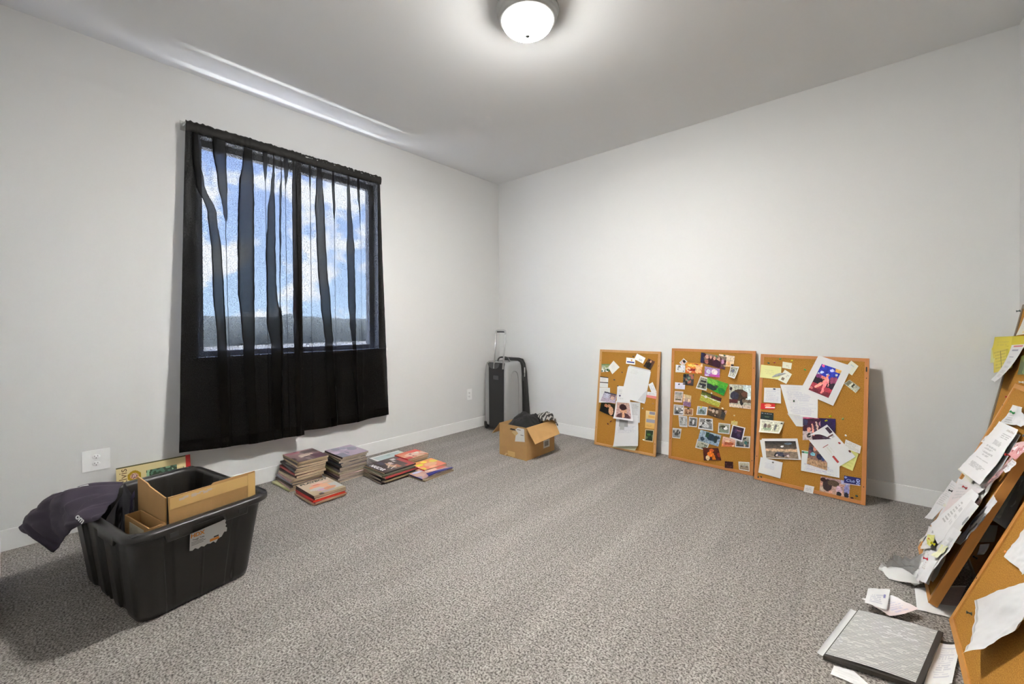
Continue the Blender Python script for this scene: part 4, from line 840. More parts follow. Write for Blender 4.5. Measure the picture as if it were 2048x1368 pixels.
ITEMS=[
('b1',[(0.027,0.747),(0.112,0.752),(0.117,0.681),(0.032,0.671)],'photo',('573','eee','','fff 253 896',9,[]),'small green garden photo at the top left of the narrow cork board'),
('b1',[(0.15,0.784),(0.215,0.728),(0.146,0.659),(0.1,0.722)],'card',('ddd','ddd','','',0,[('t',0.2,0.3,0.8,0.7,4,'bbc')]),'white diamond-tilted card beside the green garden photo'),
('b1',[(0.275,0.82),(0.36,0.815),(0.362,0.759),(0.274,0.764)],'card',('eee','eee','','',0,[('r',0.1,0.6,0.9,0.8,'349'),('e',0.6,0.35,0.07,0.15,'d93')]),'white business card with a blue band under the dark pin'),
('b1',[(0.375,0.859),(0.455,0.824),(0.435,0.773),(0.35,0.809)],'card',('eee','eee','','',0,[('t',0.45,0.5,0.9,0.8,2,'336')]),'tilted white business card with dark blue lettering near the top rail'),
('b1',[(0.482,0.821),(0.542,0.797),(0.504,0.72),(0.44,0.751)],'photo',('643','321','','211 532',6,[('e',0.5,0.6,0.28,0.35,'111'),('e',0.5,0.2,0.12,0.14,'c97')]),'tilted photo of a person in black at the top right of the narrow cork board'),
('b1',[(0.202,0.558),(0.328,0.562),(0.336,0.422),(0.204,0.406)],'paper',('ddd','ddd','','',0,[('t',0.1,0.2,0.5,0.8,6,'bbb'),('e',0.22,0.58,0.06,0.05,'336')]),'white sheet peeking out left of the big blank sheet'),
('b1',[(0.331,0.429),(0.43,0.433),(0.434,0.261),(0.346,0.252)],'paper',('ccc','ccc','','',0,[('t',0.2,0.1,0.9,0.9,12,'999')]),'printed clipping hanging below the big blank sheet on its right side'),
('b1',[(0.21,0.317),(0.414,0.321),(0.445,0.069),(0.211,0.022)],'paper',('ddd','ccc','','',0,[('t',0.1,0.35,0.9,0.6,9,'aab'),('r',0.15,0.1,0.55,0.4,'999'),('r',0.2,0.3,0.4,0.5,'aaa')]),'long printed sheet curling down the middle of the narrow cork board'),
('b1',[(0.239,0.14),(0.42,0.154),(0.419,0.092),(0.247,0.053)],'paper',('888','aaa','','',0,[('r',0.06,0.35,0.94,0.7,'ccc'),('t',0.1,0.4,0.9,0.65,2,'aaa')]),'grey printed slip pinned near the bottom of the narrow cork board'),
('b1',[(0.201,0.041),(0.429,0.066),(0.407,0.02),(0.194,0.011)],'paper',('cca','cca','','',0,[('t',0.1,0.1,0.9,0.6,3,'998')]),'cream paper end hanging over the bottom rail of the narrow cork board'),
('b1',[(0.199,0.422),(0.336,0.43),(0.388,0.27),(0.194,0.266)],'photo',('b98','b99','ddd','',0,[('e',0.5,0.5,0.24,0.26,'c97'),('e',0.48,0.3,0.27,0.2,'311'),('e',0.5,0.95,0.42,0.28,'533'),('e',0.5,0.8,0.1,0.2,'c97')]),'pinkish portrait page of a dark-haired person curling forward'),
('b1',[(0.309,0.751),(0.506,0.72),(0.478,0.443),(0.254,0.473)],'paper',('ccc','ccc','','',0,[]),'white sheet just behind the big blank sheet'),
('b1',[(0.299,0.741),(0.511,0.707),(0.471,0.429),(0.246,0.459)],'paper',('ddd','ddd','','',0,[('t',0.15,0.05,0.5,0.2,3,'ccc')]),'big blank white sheet tilted at the centre of the narrow cork board'),
('b1',[(0.021,0.631),(0.106,0.628),(0.108,0.581),(0.022,0.579)],'card',('ddd','ddd','','',0,[('r',0,0,1,0.18,'222'),('t',0.1,0.3,0.9,0.8,3,'bbb')]),'upper of two small white tickets with a black top edge'),
('b1',[(0.022,0.58),(0.108,0.581),(0.108,0.533),(0.023,0.529)],'card',('ddd','ddd','','',0,[('r',0,0,1,0.2,'222'),('t',0.1,0.3,0.9,0.8,3,'bbb')]),'lower of two small white tickets with a black top edge'),
('b1',[(0.021,0.526),(0.13,0.533),(0.139,0.399),(0.026,0.387)],'paper',('ddd','ddd','','',0,[('t',0.1,0.1,0.9,0.4,4,'bba')]),'white sheet at the left edge under the purple-grey photo'),
('b1',[(0.078,0.496),(0.201,0.48),(0.191,0.397),(0.041,0.404)],'photo',('99a','bab','','',0,[('r',0.1,0.1,0.45,0.6,'bbc'),('r',0.55,0.1,0.95,0.5,'866'),('e',0.75,0.5,0.15,0.2,'ca9'),('r',0.02,0,0.98,0.12,'445')]),'purple-grey photo pair above the dark couple photo'),
('b1',[(0.051,0.401),(0.192,0.389),(0.19,0.274),(0.038,0.311)],'photo',('221','110','','',0,[('e',0.38,0.3,0.12,0.16,'b75'),('e',0.6,0.25,0.11,0.15,'b86'),('e',0.75,0.6,0.16,0.35,'c97'),('e',0.35,0.7,0.25,0.3,'111')]),'dark photo of two people standing close'),
('b1',[(0.53,0.62),(0.57,0.538),(0.526,0.526),(0.494,0.597)],'card',('ddd','ddd','','',0,[('t',0.2,0.2,0.8,0.8,5,'aab')]),'small white ticket tilted at the right edge'),
('b1',[(0.488,0.534),(0.57,0.534),(0.569,0.48),(0.482,0.486)],'card',('ddd','ddd','','',0,[('r',0,0.6,1,1,'d88'),('t',0.1,0.1,0.9,0.5,2,'999')]),'white card with a pink lower edge'),
('b1',[(0.483,0.373),(0.569,0.373),(0.564,0.227),(0.483,0.226)],'card',('dc9','da5','','',0,[('r',0.4,0.02,0.95,0.2,'889'),('r',0.3,0.25,0.95,0.38,'da5'),('r',0.1,0.48,0.98,0.66,'99a'),('t',0.1,0.78,0.9,0.9,2,'a73')]),'yellow and grey banded ticket strip at the right edge'),
('b1',[(0.486,0.215),(0.563,0.22),(0.56,0.117),(0.486,0.115)],'photo',('232','121','ba8','342 564 121',8,[('r',0.2,0.3,0.7,0.5,'463')]),'dark green photo with a cream border at the lower right'),
('b2',[(0.101,0.832),(0.133,0.806),(0.099,0.765),(0.068,0.794)],'photo',('a99','bbb','ddd','',0,[('e',0.5,0.6,0.3,0.3,'dbb'),('e',0.5,0.3,0.35,0.25,'211')]),'tiny tilted portrait of a dark-haired person at the top left of the photo-covered cork board'),
('b2',[(0.039,0.776),(0.117,0.774),(0.117,0.716),(0.039,0.714)],'photo',('dde','ddd','ddd','998 bbb 667',5,[('r',0.15,0.2,0.25,0.8,'888')]),'small pale photo below the tiny tilted portrait'),
('b2',[(0.122,0.8),(0.253,0.797),(0.249,0.715),(0.121,0.716)],'photo',('d93','d63','','eb7 a32 eca',10,[('r',0.3,0.55,0.7,0.8,'922'),('e',0.4,0.25,0.3,0.12,'ec6'),('r',0.6,0.2,0.95,0.9,'eb8')]),'orange toned photo left of the group photo'),
('b2',[(0.371,0.879),(0.485,0.867),(0.477,0.782),(0.411,0.785)],'photo',('dcb','db8','','',0,[('r',0.4,0.5,0.7,0.9,'da7'),('r',0.75,0.75,1,0.95,'322'),('r',0.0,0.55,1,0.6,'ecb')]),'beige photo tucked behind the right end of the group photo'),
('b2',[(0.239,0.886),(0.429,0.858),(0.418,0.759),(0.235,0.806)],'photo',('876','433','','412 312 235 634',16,[('r',0,0,0.13,1,'224'),('e',0.25,0.3,0.07,0.2,'c98'),('e',0.4,0.25,0.05,0.16,'c98'),('e',0.55,0.3,0.06,0.16,'c98'),('e',0.72,0.28,0.06,0.16,'c98'),('e',0.88,0.4,0.05,0.2,'b8a'),('e',0.42,0.75,0.12,0.3,'311'),('e',0.65,0.75,0.16,0.35,'312'),('e',0.25,0.75,0.08,0.2,'a65')]),'wide group photo of several people pinned at the top'),
('b2',[(0.269,0.776),(0.382,0.764),(0.382,0.697),(0.269,0.7)],'photo',('a9b','a5b','','ccd b8c',6,[('e',0.65,0.45,0.2,0.3,'edd'),('e',0.25,0.5,0.15,0.25,'ccd'),('r',0.4,0.75,1,1,'c5a')]),'purple and pink photo under the group photo'),
('b2',[(0.458,0.791),(0.517,0.789),(0.495,0.697),(0.447,0.71)],'photo',('998','bba','ddd','776 aa9 ddd',7,[('e',0.4,0.4,0.2,0.2,'667')]),'small curled photo of a person seated outdoors at the right'),
('b2',[(0.103,0.704),(0.188,0.706),(0.184,0.614),(0.101,0.618)],'photo',('455','433','','ca9 222 787 a65',12,[('r',0,0,0.3,0.3,'111')]),'small dark photo of a crowd left of the green photo'),
('b2',[(0.037,0.631),(0.121,0.63),(0.119,0.578),(0.037,0.576)],'card',('dde','dde','','',0,[('t',0.3,0.5,0.8,0.8,2,'aac')]),'small white card with a dark blue pin'),
('b2',[(0.036,0.557),(0.107,0.56),(0.1,0.47),(0.033,0.468)],'photo',('999','cba','dcc','888',3,[('r',0.12,0.75,0.88,0.9,'554')]),'faded grey landscape photo at the left edge'),
('b2',[(0.109,0.54),(0.171,0.533),(0.169,0.441),(0.108,0.446)],'photo',('cb8','969','','b8a eca',8,[('r',0.1,0.6,1,1,'868')]),'purple and cream photo beside the faded grey landscape'),
('b2',[(0.032,0.447),(0.116,0.449),(0.114,0.368),(0.032,0.36)],'photo',('999','555','ccc','333 ddd 777',12,[('r',0.1,0.08,0.9,0.2,'bbb')]),'black and white photo of a crowd at the left edge'),
('b2',[(0.117,0.428),(0.189,0.431),(0.188,0.377),(0.116,0.37)],'photo',('a75','864','dca','532 ca8',8,[]),'small sepia photo beside the black and white crowd photo'),
('b2',[(0.238,0.698),(0.296,0.686),(0.287,0.585),(0.205,0.597)],'photo',('998','776','ddd','333 bbb',4,[('r',0.2,0.25,0.95,0.4,'222'),('r',0.1,0.55,0.95,0.72,'223')]),'instant photo with white border at the left of the green photo'),
('b2',[(0.292,0.692),(0.444,0.654),(0.415,0.557),(0.287,0.609)],'photo',('5a3','282','','',0,[('e',0.2,0.75,0.35,0.22,'233'),('e',0.5,0.55,0.09,0.12,'343'),('e',0.25,0.25,0.3,0.25,'7b4'),('e',0.8,0.7,0.2,0.2,'173')]),'bright green photo at the centre of the upper half'),
('b2',[(0.253,0.585),(0.4,0.539),(0.382,0.467),(0.237,0.505)],'photo',('221','ab4','','',0,[('r',0,0.5,1,1,'aa4'),('r',0,0.42,1,0.5,'ddd'),('e',0.25,0.45,0.08,0.14,'ccc'),('r',0.5,0.1,1,0.35,'412')]),'yellow-green and black sports photo below the bright green photo'),
('b2',[(0.451,0.652),(0.6,0.656),(0.601,0.481),(0.455,0.481)],'photo',('bba','aa9','','',0,[('r',0.65,0,1,0.65,'cdd'),('e',0.5,0.45,0.35,0.25,'432'),('e',0.25,0.5,0.2,0.2,'334'),('r',0,0.65,0.4,0.82,'522'),('r',0,0.85,1,1,'cba'),('e',0.58,0.75,0.08,0.14,'222'),('e',0.7,0.4,0.15,0.12,'643'),('e',0.08,0.2,0.06,0.08,'322'),('r',0.6,0.62,1,0.75,'765')]),'large photo of people around a dark vehicle at the right edge'),
('b2',[(0.221,0.457),(0.298,0.458),(0.292,0.393),(0.214,0.386)],'photo',('9ab','788','ddd','abb 566',7,[('e',0.4,0.5,0.15,0.2,'566')]),'small grey photo with white border and a yellow pin'),
('b2',[(0.306,0.467),(0.44,0.448),(0.419,0.373),(0.297,0.398)],'photo',('654','432','','a87 321',8,[('e',0.3,0.4,0.08,0.2,'ba9'),('e',0.5,0.4,0.07,0.2,'a98'),('r',0.75,0.2,0.95,0.8,'333')]),'brown tilted indoor photo right of the grey photo'),
('b2',[(0.073,0.362),(0.143,0.365),(0.149,0.278),(0.084,0.272)],'photo',('aaa','999','ccc','777 444',5,[('r',0.45,0.2,0.75,0.8,'bbb')]),'grey photo of a pale building in the lower left'),
('b2',[(0.157,0.364),(0.224,0.365),(0.221,0.289),(0.156,0.285)],'photo',('666','555','ccc','333 999',6,[('r',0.45,0.25,0.65,0.8,'ccc')]),'small black and white photo with a bright centre strip'),
('b2',[(0.237,0.367),(0.338,0.372),(0.344,0.28),(0.231,0.279)],'photo',('888','777','ccc','222 444 ccc',14,[('e',0.5,0.7,0.3,0.2,'bbb')]),'black and white photo of a group seen from behind'),
('b2',[(0.381,0.349),(0.465,0.352),(0.461,0.274),(0.378,0.27)],'photo',('998','787','ccc','555 999',6,[('e',0.65,0.45,0.2,0.22,'eee'),('e',0.4,0.3,0.25,0.12,'443')]),'black and white photo of a pale car'),
('b2',[(0.471,0.376),(0.515,0.379),(0.513,0.351),(0.469,0.348)],'card',('cb7','cb7','','',0,[('t',0.1,0.3,0.9,0.8,2,'875')]),'tiny yellowish slip above the dark instant photo'),
('b2',[(0.028,0.253),(0.101,0.258),(0.092,0.176),(0.028,0.173)],'photo',('aaa','777','ccc','444 999',6,[('e',0.5,0.6,0.28,0.2,'444')]),'black and white photo alone at the lower left edge'),
('b2',[(0.415,0.251),(0.504,0.244),(0.495,0.186),(0.406,0.172)],'photo',('dba','c63','','d84 843 eca',8,[('r',0.2,0.5,0.9,0.8,'a53')]),'orange and cream photo beneath the dark instant photo'),
('b2',[(0.504,0.27),(0.602,0.283),(0.599,0.196),(0.5,0.186)],'photo',('aa9','334','ccc','222 ba9 443',10,[('e',0.75,0.6,0.12,0.2,'366')]),'dark group photo with a pale border at the right edge'),
('b2',[(0.481,0.35),(0.568,0.34),(0.549,0.233),(0.462,0.248)],'photo',('323','213','ddd','435 434',6,[('r',0.4,0.25,0.8,0.35,'856')]),'tilted instant photo with a nearly black picture'),
('b2',[(0.227,0.198),(0.317,0.175),(0.299,0.12),(0.213,0.127)],'photo',('bba','998','ccc','444 665',6,[]),'small grey photo half under the pale blue photo'),
('b2',[(0.249,0.274),(0.404,0.257),(0.384,0.168),(0.232,0.187)],'photo',('9ab','89a','','abc 345 abb',8,[('e',0.55,0.4,0.2,0.3,'234'),('e',0.8,0.5,0.08,0.3,'233'),('r',0.3,0.05,0.45,0.5,'243')]),'pale blue photo with dark figures in the lower middle'),
('b2',[(0.27,0.138),(0.384,0.156),(0.408,0.068),(0.282,0.042)],'photo',('521','311','','832 422',6,[('e',0.45,0.5,0.2,0.22,'d72'),('e',0.25,0.8,0.12,0.2,'cb9'),('e',0.55,0.2,0.15,0.12,'b52'),('r',0.5,0.6,0.7,0.95,'b61')]),'orange firelit photo near the bottom of the photo-covered cork board'),
('b2',[(0.432,0.067),(0.489,0.074),(0.491,0.024),(0.433,0.018)],'photo',('311','211','','533 422',6,[]),'small very dark red photo at the bottom'),
('b2',[(0.525,0.084),(0.599,0.095),(0.601,0.028),(0.531,0.027)],'photo',('bba','876','ddd','',0,[('r',0.1,0.5,0.9,0.62,'654'),('e',0.5,0.5,0.2,0.1,'999')]),'sepia landscape photo at the bottom right corner'),
('b3',[(0.006,0.821),(0.137,0.814),(0.135,0.72),(0.004,0.726)],'note',('dd9','dd9','','',0,[('t',0.2,0.3,0.8,0.7,3,'bb8')]),'pale yellow note at the top left of the right-hand cork board'),
('b3',[(0.143,0.851),(0.2,0.844),(0.196,0.8),(0.142,0.807)],'note',('ddc','ddc','','',0,[('t',0.4,0.4,0.9,0.9,2,'a88')]),'small cream slip under the yellow pin'),
('b3',[(0.159,0.795),(0.203,0.766),(0.172,0.695),(0.12,0.719)],'card',('ddc','ddc','','',0,[('r',0.2,0.6,0.5,0.85,'876'),('t',0.5,0.2,0.9,0.5,2,'a99')]),'small tilted tag beside the pale yellow note'),
('b3',[(0.035,0.655),(0.138,0.663),(0.146,0.555),(0.037,0.55)],'paper',('ddd','ddd','','',0,[('t',0.08,0.1,1,0.9,9,'bbc')]),'printed letter at the left with a navy pin'),
('b3',[(0.134,0.688),(0.354,0.699),(0.361,0.485),(0.194,0.485)],'paper',('ddd','ddd','','',0,[('t',0.08,0.06,0.95,0.95,16,'bbc')]),'wide printed letter at the centre of the right-hand cork board'),
('b3',[(0.186,0.492),(0.36,0.49),(0.276,0.416),(0.242,0.414)],'paper',('ccc','ccc','','',0,[('t',0.2,0.1,0.8,0.5,3,'bbc')]),'folded lower corner sheet below the wide printed letter'),
('b3',[(0.02,0.541),(0.11,0.549),(0.108,0.509),(0.019,0.498)],'card',('c22','c22','','',0,[('e',0.5,0.35,0.25,0.25,'e97'),('r',0.3,0.6,0.98,0.8,'edd')]),'bright red card at the left edge'),
('b3',[(0.022,0.481),(0.103,0.482),(0.103,0.43),(0.021,0.427)],'card',('122','122','','',0,[('t',0,0.1,0.9,0.3,1,'ccc'),('e',0.5,0.6,0.2,0.1,'454')]),'black card with white lettering at the left edge'),
('b3',[(0.019,0.427),(0.17,0.432),(0.151,0.347),(0.022,0.334)],'photo',('ccb','bb9','ddc','',0,[('e',0.2,0.55,0.08,0.3,'655'),('e',0.4,0.5,0.1,0.2,'876'),('r',0.1,0.65,0.55,0.85,'897'),('e',0.75,0.55,0.07,0.3,'666'),('r',0.57,0.05,0.62,0.95,'ddc')]),'curled strip of two old snapshots at the left edge'),
('b3',[(0.526,0.881),(0.563,0.848),(0.532,0.785),(0.486,0.822)],'card',('ddc','ddc','','',0,[('t',0.2,0.2,0.8,0.4,1,'9bc'),('t',0.1,0.5,0.7,0.8,2,'cba')]),'white card poking out at the top right of the big stage print'),
('b3',[(0.52,0.758),(0.575,0.712),(0.553,0.675),(0.492,0.729)],'photo',('998','ccb','','',0,[('r',0.3,0.2,0.5,0.8,'ddc'),('r',0.45,0.1,0.6,0.7,'332'),('r',0.05,0.1,0.3,0.9,'776')]),'small black and white slip right of the big stage print'),
('b3',[(0.351,0.906),(0.532,0.845),(0.441,0.579),(0.253,0.652)],'photo',('228','823',('ddd',0.2,0.17,0.8,0.87),'',0,[('r',0,0,1,0.4,'23a'),('e',0.12,0.05,0.08,0.05,'e6a'),('r',0.7,0,1,0.12,'da5'),('e',0.58,0.1,0.1,0.06,'cce'),('e',0.2,0.28,0.08,0.05,'cdf'),('e',0.08,0.35,0.06,0.04,'bcd'),('e',0.5,0.3,0.08,0.05,'cde'),('e',0.88,0.2,0.05,0.04,'dee'),('r',0,0.42,1,0.7,'212'),('e',0.15,0.42,0.18,0.07,'837'),('e',0.85,0.4,0.18,0.12,'946'),('r',0,0.7,1,1,'a34'),('r',0,0.85,1,1,'723'),('e',0.55,0.48,0.09,0.13,'f98'),('q',0.5,0.55,0.25,0.8,0.06,'f98'),('q',0.56,0.55,0.6,0.9,0.06,'f88'),('q',0.5,0.45,0.3,0.42,0.04,'e87'),('e',0.54,0.33,0.04,0.05,'c76'),('q',0.6,0.45,0.75,0.65,0.03,'f99'),('e',0.05,0.9,0.12,0.05,'d77')]),'large white-bordered print of a performer on a blue and red stage'),
('b3',[(0.279,0.26),(0.482,0.266),(0.485,0.132),(0.28,0.127)],'paper',('ddd','ddd','','',0,[('r',0.02,0.02,0.3,0.12,'6a8'),('t',0.05,0.6,0.95,0.95,5,'aac')]),'printed sheet beneath the colourful crowd photo'),
('b3',[(0.278,0.481),(0.456,0.497),(0.457,0.37),(0.283,0.328)],'photo',('413','312','','434 a78',8,[('r',0,0,0.5,0.06,'b57'),('r',0.02,0.1,0.16,0.35,'335'),('r',0,0.6,0.3,1,'baa'),('q',0.3,0.3,0.35,0.8,0.03,'d98'),('q',0.42,0.2,0.48,0.6,0.03,'dba'),('e',0.2,0.55,0.06,0.12,'d98'),('e',0.2,0.8,0.07,0.1,'222'),('r',0.55,0,1,0.6,'214')]),'dark indoor photo of people above the big tilted letter'),
('b3',[(0.32,0.319),(0.416,0.33),(0.421,0.162),(0.311,0.179)],'photo',('533','976','','b87 334 645 c99',12,[('e',0.25,0.5,0.14,0.08,'7bc'),('e',0.6,0.55,0.15,0.12,'224'),('r',0,0.72,1,1,'a86'),('e',0.35,0.25,0.1,0.1,'c87'),('e',0.8,0.6,0.1,0.1,'347')]),'colourful crowd photo below the dark indoor photo'),
('b3',[(0.518,0.328),(0.575,0.301),(0.549,0.19),(0.49,0.209)],'note',('dd8','dd8','','',0,[('t',0.2,0.2,0.9,0.9,4,'cc7')]),'yellow note tucked under the big tilted letter'),
('b3',[(0.51,0.377),(0.587,0.35),(0.582,0.303),(0.502,0.324)],'note',('ddd','ddd','','',0,[('t',0.05,0.1,0.95,0.9,5,'aa9')]),'lined white note at the right above the yellow note'),
('b3',[(0.412,0.453),(0.562,0.28),(0.453,0.172),(0.303,0.353)],'paper',('ddd','ddd','','',0,[('r',0.06,0.03,0.22,0.18,'323'),('r',0.27,0.08,0.29,0.45,'644'),('t',0.3,0.05,0.36,0.4,2,'888'),('r',0.72,0.62,0.92,0.7,'b44'),('r',0.42,0.5,0.44,0.75,'a66'),('t',0.45,0.5,0.7,0.72,6,'ccb')]),'big tilted white letter with a red stripe in the lower right'),
('b3',[(0.025,0.278),(0.053,0.29),(0.072,0.153),(0.05,0.157)],'paper',('ddd','ddd','','',0,[('r',0.5,0.3,0.6,0.9,'99b')]),'white photo edge behind the race car print'),
('b3',[(0.037,0.291),(0.252,0.333),(0.279,0.196),(0.056,0.158)],'photo',('222','876',('ddd',0.08,0.12,0.93,0.97),'',0,[('r',0,0.45,1,0.6,'ca8'),('r',0,0.6,1,1,'876'),('e',0.55,0.32,0.04,0.06,'fff'),('e',0.75,0.15,0.12,0.06,'567'),('e',0.45,0.75,0.16,0.12,'445'),('e',0.32,0.82,0.06,0.1,'222'),('e',0.65,0.78,0.1,0.1,'655'),('e',0.7,0.85,0.04,0.08,'cbb'),('e',0.35,0.83,0.04,0.06,'cbb'),('e',0.55,0.85,0.05,0.07,'223')]),'white-bordered print of a race car on a dirt track at night'),
('b3',[(0.036,0.162),(0.173,0.155),(0.164,0.045),(0.027,0.052)],'note',('ddd','ddd','','',0,[('t',0.2,0.25,0.8,0.6,5,'bbc')]),'white note below the race car print'),
('b3',[(0.388,0.117),(0.538,0.123),(0.537,0.022),(0.385,0.024)],'photo',('a88','b98','','ba9 c98',5,[('e',0.25,0.5,0.16,0.4,'322'),('e',0.1,0.2,0.1,0.15,'311'),('e',0.45,0.3,0.2,0.2,'543'),('e',0.65,0.65,0.1,0.25,'cab'),('e',0.65,0.9,0.08,0.15,'222'),('e',0.9,0.55,0.09,0.3,'88b'),('e',0.9,0.9,0.07,0.2,'223'),('r',0.7,0,1,0.25,'aac')]),'photo of people bending over at the bottom right'),
('b3',[(0.508,0.153),(0.589,0.156),(0.588,0.11),(0.508,0.103)],'card',('226','226','','',0,[('r',0,0.88,1,1,'dcc'),('w','Club',0.16,0.25,0.62,0.55,'abe'),('e',0.84,0.35,0.11,0.2,'abe'),('e',0.84,0.35,0.06,0.1,'226'),('e',0.86,0.72,0.1,0.16,'abe'),('e',0.86,0.72,0.05,0.08,'226'),('e',0.1,0.2,0.1,0.1,'89c')]),'deep blue card with pale script at the lower right'),
('b3',[(0.304,0.042),(0.356,0.043),(0.347,-0.025),(0.295,-0.03)],'card',('ddd','ddd','','',0,[('t',0.15,0.15,0.85,0.6,5,'99a'),('r',0.2,0.7,0.8,0.75,'9a9')]),'small printed tag hanging over the bottom rail'),
('A',[(0.116,1.152),(0.303,1.163),(0.326,1.08),(0.093,1.063)],'paper',('ddd','ddc','','',0,[('t',0.2,0.3,0.8,0.7,4,'bbb'),('r',0.4,0.8,1,0.9,'dc8')]),'white sheet at the top of the tall cork board by the right wall'),
('A',[(-0.396,1.044),(0.394,1.073),(0.446,1.022),(-0.342,0.973)],'note',('dc4','dc4','','',0,[('r',0.5,0.0,1,1,'cb2'),('t',0.1,0.3,0.5,0.8,2,'cb5')]),'upper bright yellow sheet sticking out past the tall cork board'),
('A',[(-0.391,0.979),(-0.293,0.986),(-0.194,0.91),(-0.302,0.901)],'note',('dd9','dd9','','',0,[]),'pale yellow slip edge behind the yellow form'),
('A',[(-0.342,0.973),(0.056,1.018),(0.221,0.915),(-0.128,0.859)],'note',('dc5','dc5','','',0,[('r',0.7,0,0.85,0.9,'cb3'),('t',0.05,0.1,0.95,0.9,6,'a94'),('r',0.4,0.15,0.44,0.9,'762')]),'yellow form with dark print sticking out past the tall cork board'),
('A',[(0.068,1.016),(0.297,1.03),(0.173,0.832),(0.003,0.83)],'paper',('ddd','ddd','','',0,[('r',0.2,0.02,0.9,0.06,'c77'),('r',0.2,0.12,0.7,0.16,'99a'),('r',0.2,0.3,0.6,0.33,'99a'),('t',0.2,0.4,0.8,0.9,4,'bbb')]),'long white receipt curling from the tall cork board'),
('A',[(0.256,0.974),(0.407,1.001),(0.496,0.914),(0.293,0.892)],'photo',('563','241','','895 232 673',8,[]),'olive green photo on the tall cork board'),
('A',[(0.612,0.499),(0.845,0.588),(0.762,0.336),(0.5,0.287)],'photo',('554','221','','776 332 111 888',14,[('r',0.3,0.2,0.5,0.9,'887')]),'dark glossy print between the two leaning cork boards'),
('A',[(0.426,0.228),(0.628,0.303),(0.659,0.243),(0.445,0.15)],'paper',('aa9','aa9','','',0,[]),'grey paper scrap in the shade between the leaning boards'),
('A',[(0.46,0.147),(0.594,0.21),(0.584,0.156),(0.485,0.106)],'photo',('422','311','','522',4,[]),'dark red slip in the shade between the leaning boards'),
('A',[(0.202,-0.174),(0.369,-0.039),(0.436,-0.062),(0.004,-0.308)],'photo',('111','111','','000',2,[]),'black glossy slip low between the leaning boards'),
('B',[(0.135,0.697),(0.486,0.727),(0.521,0.482),(0.128,0.45)],'paper',('ddd','ccc','','',0,[('t',0.1,0.1,0.5,0.5,6,'bbb')]),'backing sheet peeking out left of the long printed letter'),
('B',[(0.123,0.496),(0.515,0.531),(0.547,0.363),(0.089,0.265)],'paper',('ddd','ddc','','',0,[]),'backing sheet halfway down the paper-laden cork board'),
('B',[(0.089,0.339),(0.503,0.415),(0.521,0.187),(0.13,0.096)],'paper',('ddd','ccc','','',0,[('t',0.1,0.2,0.4,0.8,6,'bbb')]),'backing sheet behind the tilted printed letter'),
('B',[(0.137,0.133),(0.525,0.237),(0.603,0.095),(0.322,0.01)],'paper',('ccc','ccc','','',0,[]),'lowest backing sheet of the paper-laden cork board'),
('B',[(-0.073,0.365),(0.108,0.387),(0.046,0.173),(-0.141,0.113)],'paper',('ddd','ddd','','',0,[('t',0.1,0.05,0.9,0.6,12,'aaa')]),'printed sheet sticking out furthest left of the paper-laden cork board'),
('B',[(0.152,0.717),(0.229,0.724),(0.202,0.618),(0.1,0.608)],'photo',('ddd','ddd','','',0,[('r',0.55,0.05,0.95,1,'667'),('r',0.65,0.2,0.85,0.8,'445')]),'white sheet with a dark grey strip on its right edge'),
('B',[(0.121,0.6),(0.319,0.625),(0.32,0.453),(0.066,0.448)],'paper',('ddd','ddc','','',0,[('t',0.1,0.1,0.5,0.6,6,'bbb')]),'large white sheet under the long printed letter'),
('B',[(0.095,0.416),(0.507,0.491),(0.474,0.431),(0.191,0.248)],'paper',('ddd','dcc','','',0,[('t',0.1,0.1,0.6,0.6,5,'bbb')]),'wide cream sheet at the middle of the paper-laden cork board'),
('B',[(0.56,0.651),(0.607,0.647),(0.55,0.499),(0.496,0.501)],'photo',('a88','766','','c99 433 ba9 733',12,[]),'narrow strip of reddish photos beside the long printed letter'),
('B',[(0.604,0.646),(0.666,0.649),(0.668,0.601),(0.6,0.602)],'card',('ddd','ddd','','',0,[('t',0.1,0.1,0.9,0.9,6,'aaa')]),'small white printed slip near the side rail'),
('B',[(0.196,0.728),(0.488,0.742),(0.493,0.496),(0.104,0.458)],'paper',('eee','eee','','',0,[('t',0.55,0.06,0.95,0.1,2,'987'),('t',0.45,0.14,0.95,0.22,3,'888'),('t',0.35,0.24,0.8,0.36,8,'aaa'),('t',0.2,0.4,0.75,0.62,10,'999'),('t',0.15,0.66,0.8,0.9,14,'aaa')]),'long printed letter in the middle of the paper-laden cork board'),
('B',[(0.171,0.809),(0.312,0.817),(0.445,0.756),(0.201,0.723)],'paper',('ddd','ddd','','',0,[('t',0.1,0.35,0.5,0.95,5,'999')]),'white note under the green pin at the top of the paper-laden board'),
('B',[(0.316,0.803),(0.47,0.794),(0.503,0.756),(0.361,0.748)],'paper',('ddd','ddd','','',0,[]),'rounded white scrap beside the green pin'),
('B',[(0.487,0.692),(0.616,0.739),(0.626,0.651),(0.513,0.647)],'paper',('dbb','d99','','eee c77 b66',9,[]),'pink and white crumpled slip with a red pin'),
('B',[(0.57,0.497),(0.649,0.492),(0.593,0.276),(0.519,0.253)],'paper',('ddd','ccc','','555 ddd 777',7,[]),'narrow crumpled white strip along the side rail'),
('B',[(0.512,0.452),(0.584,0.46),(0.53,0.215),(0.451,0.189)],'photo',('433','322','','544 655 211',8,[]),'dark folded photo edges under the tilted letter'),
('B',[(0.407,0.454),(0.55,0.468),(0.456,0.197),(0.172,0.185)],'paper',('eee','ddd','','',0,[('t',0.2,0.25,0.45,0.75,8,'777'),('t',0.5,0.3,0.8,0.7,3,'aaa')]),'tilted printed letter lower on the paper-laden cork board'),
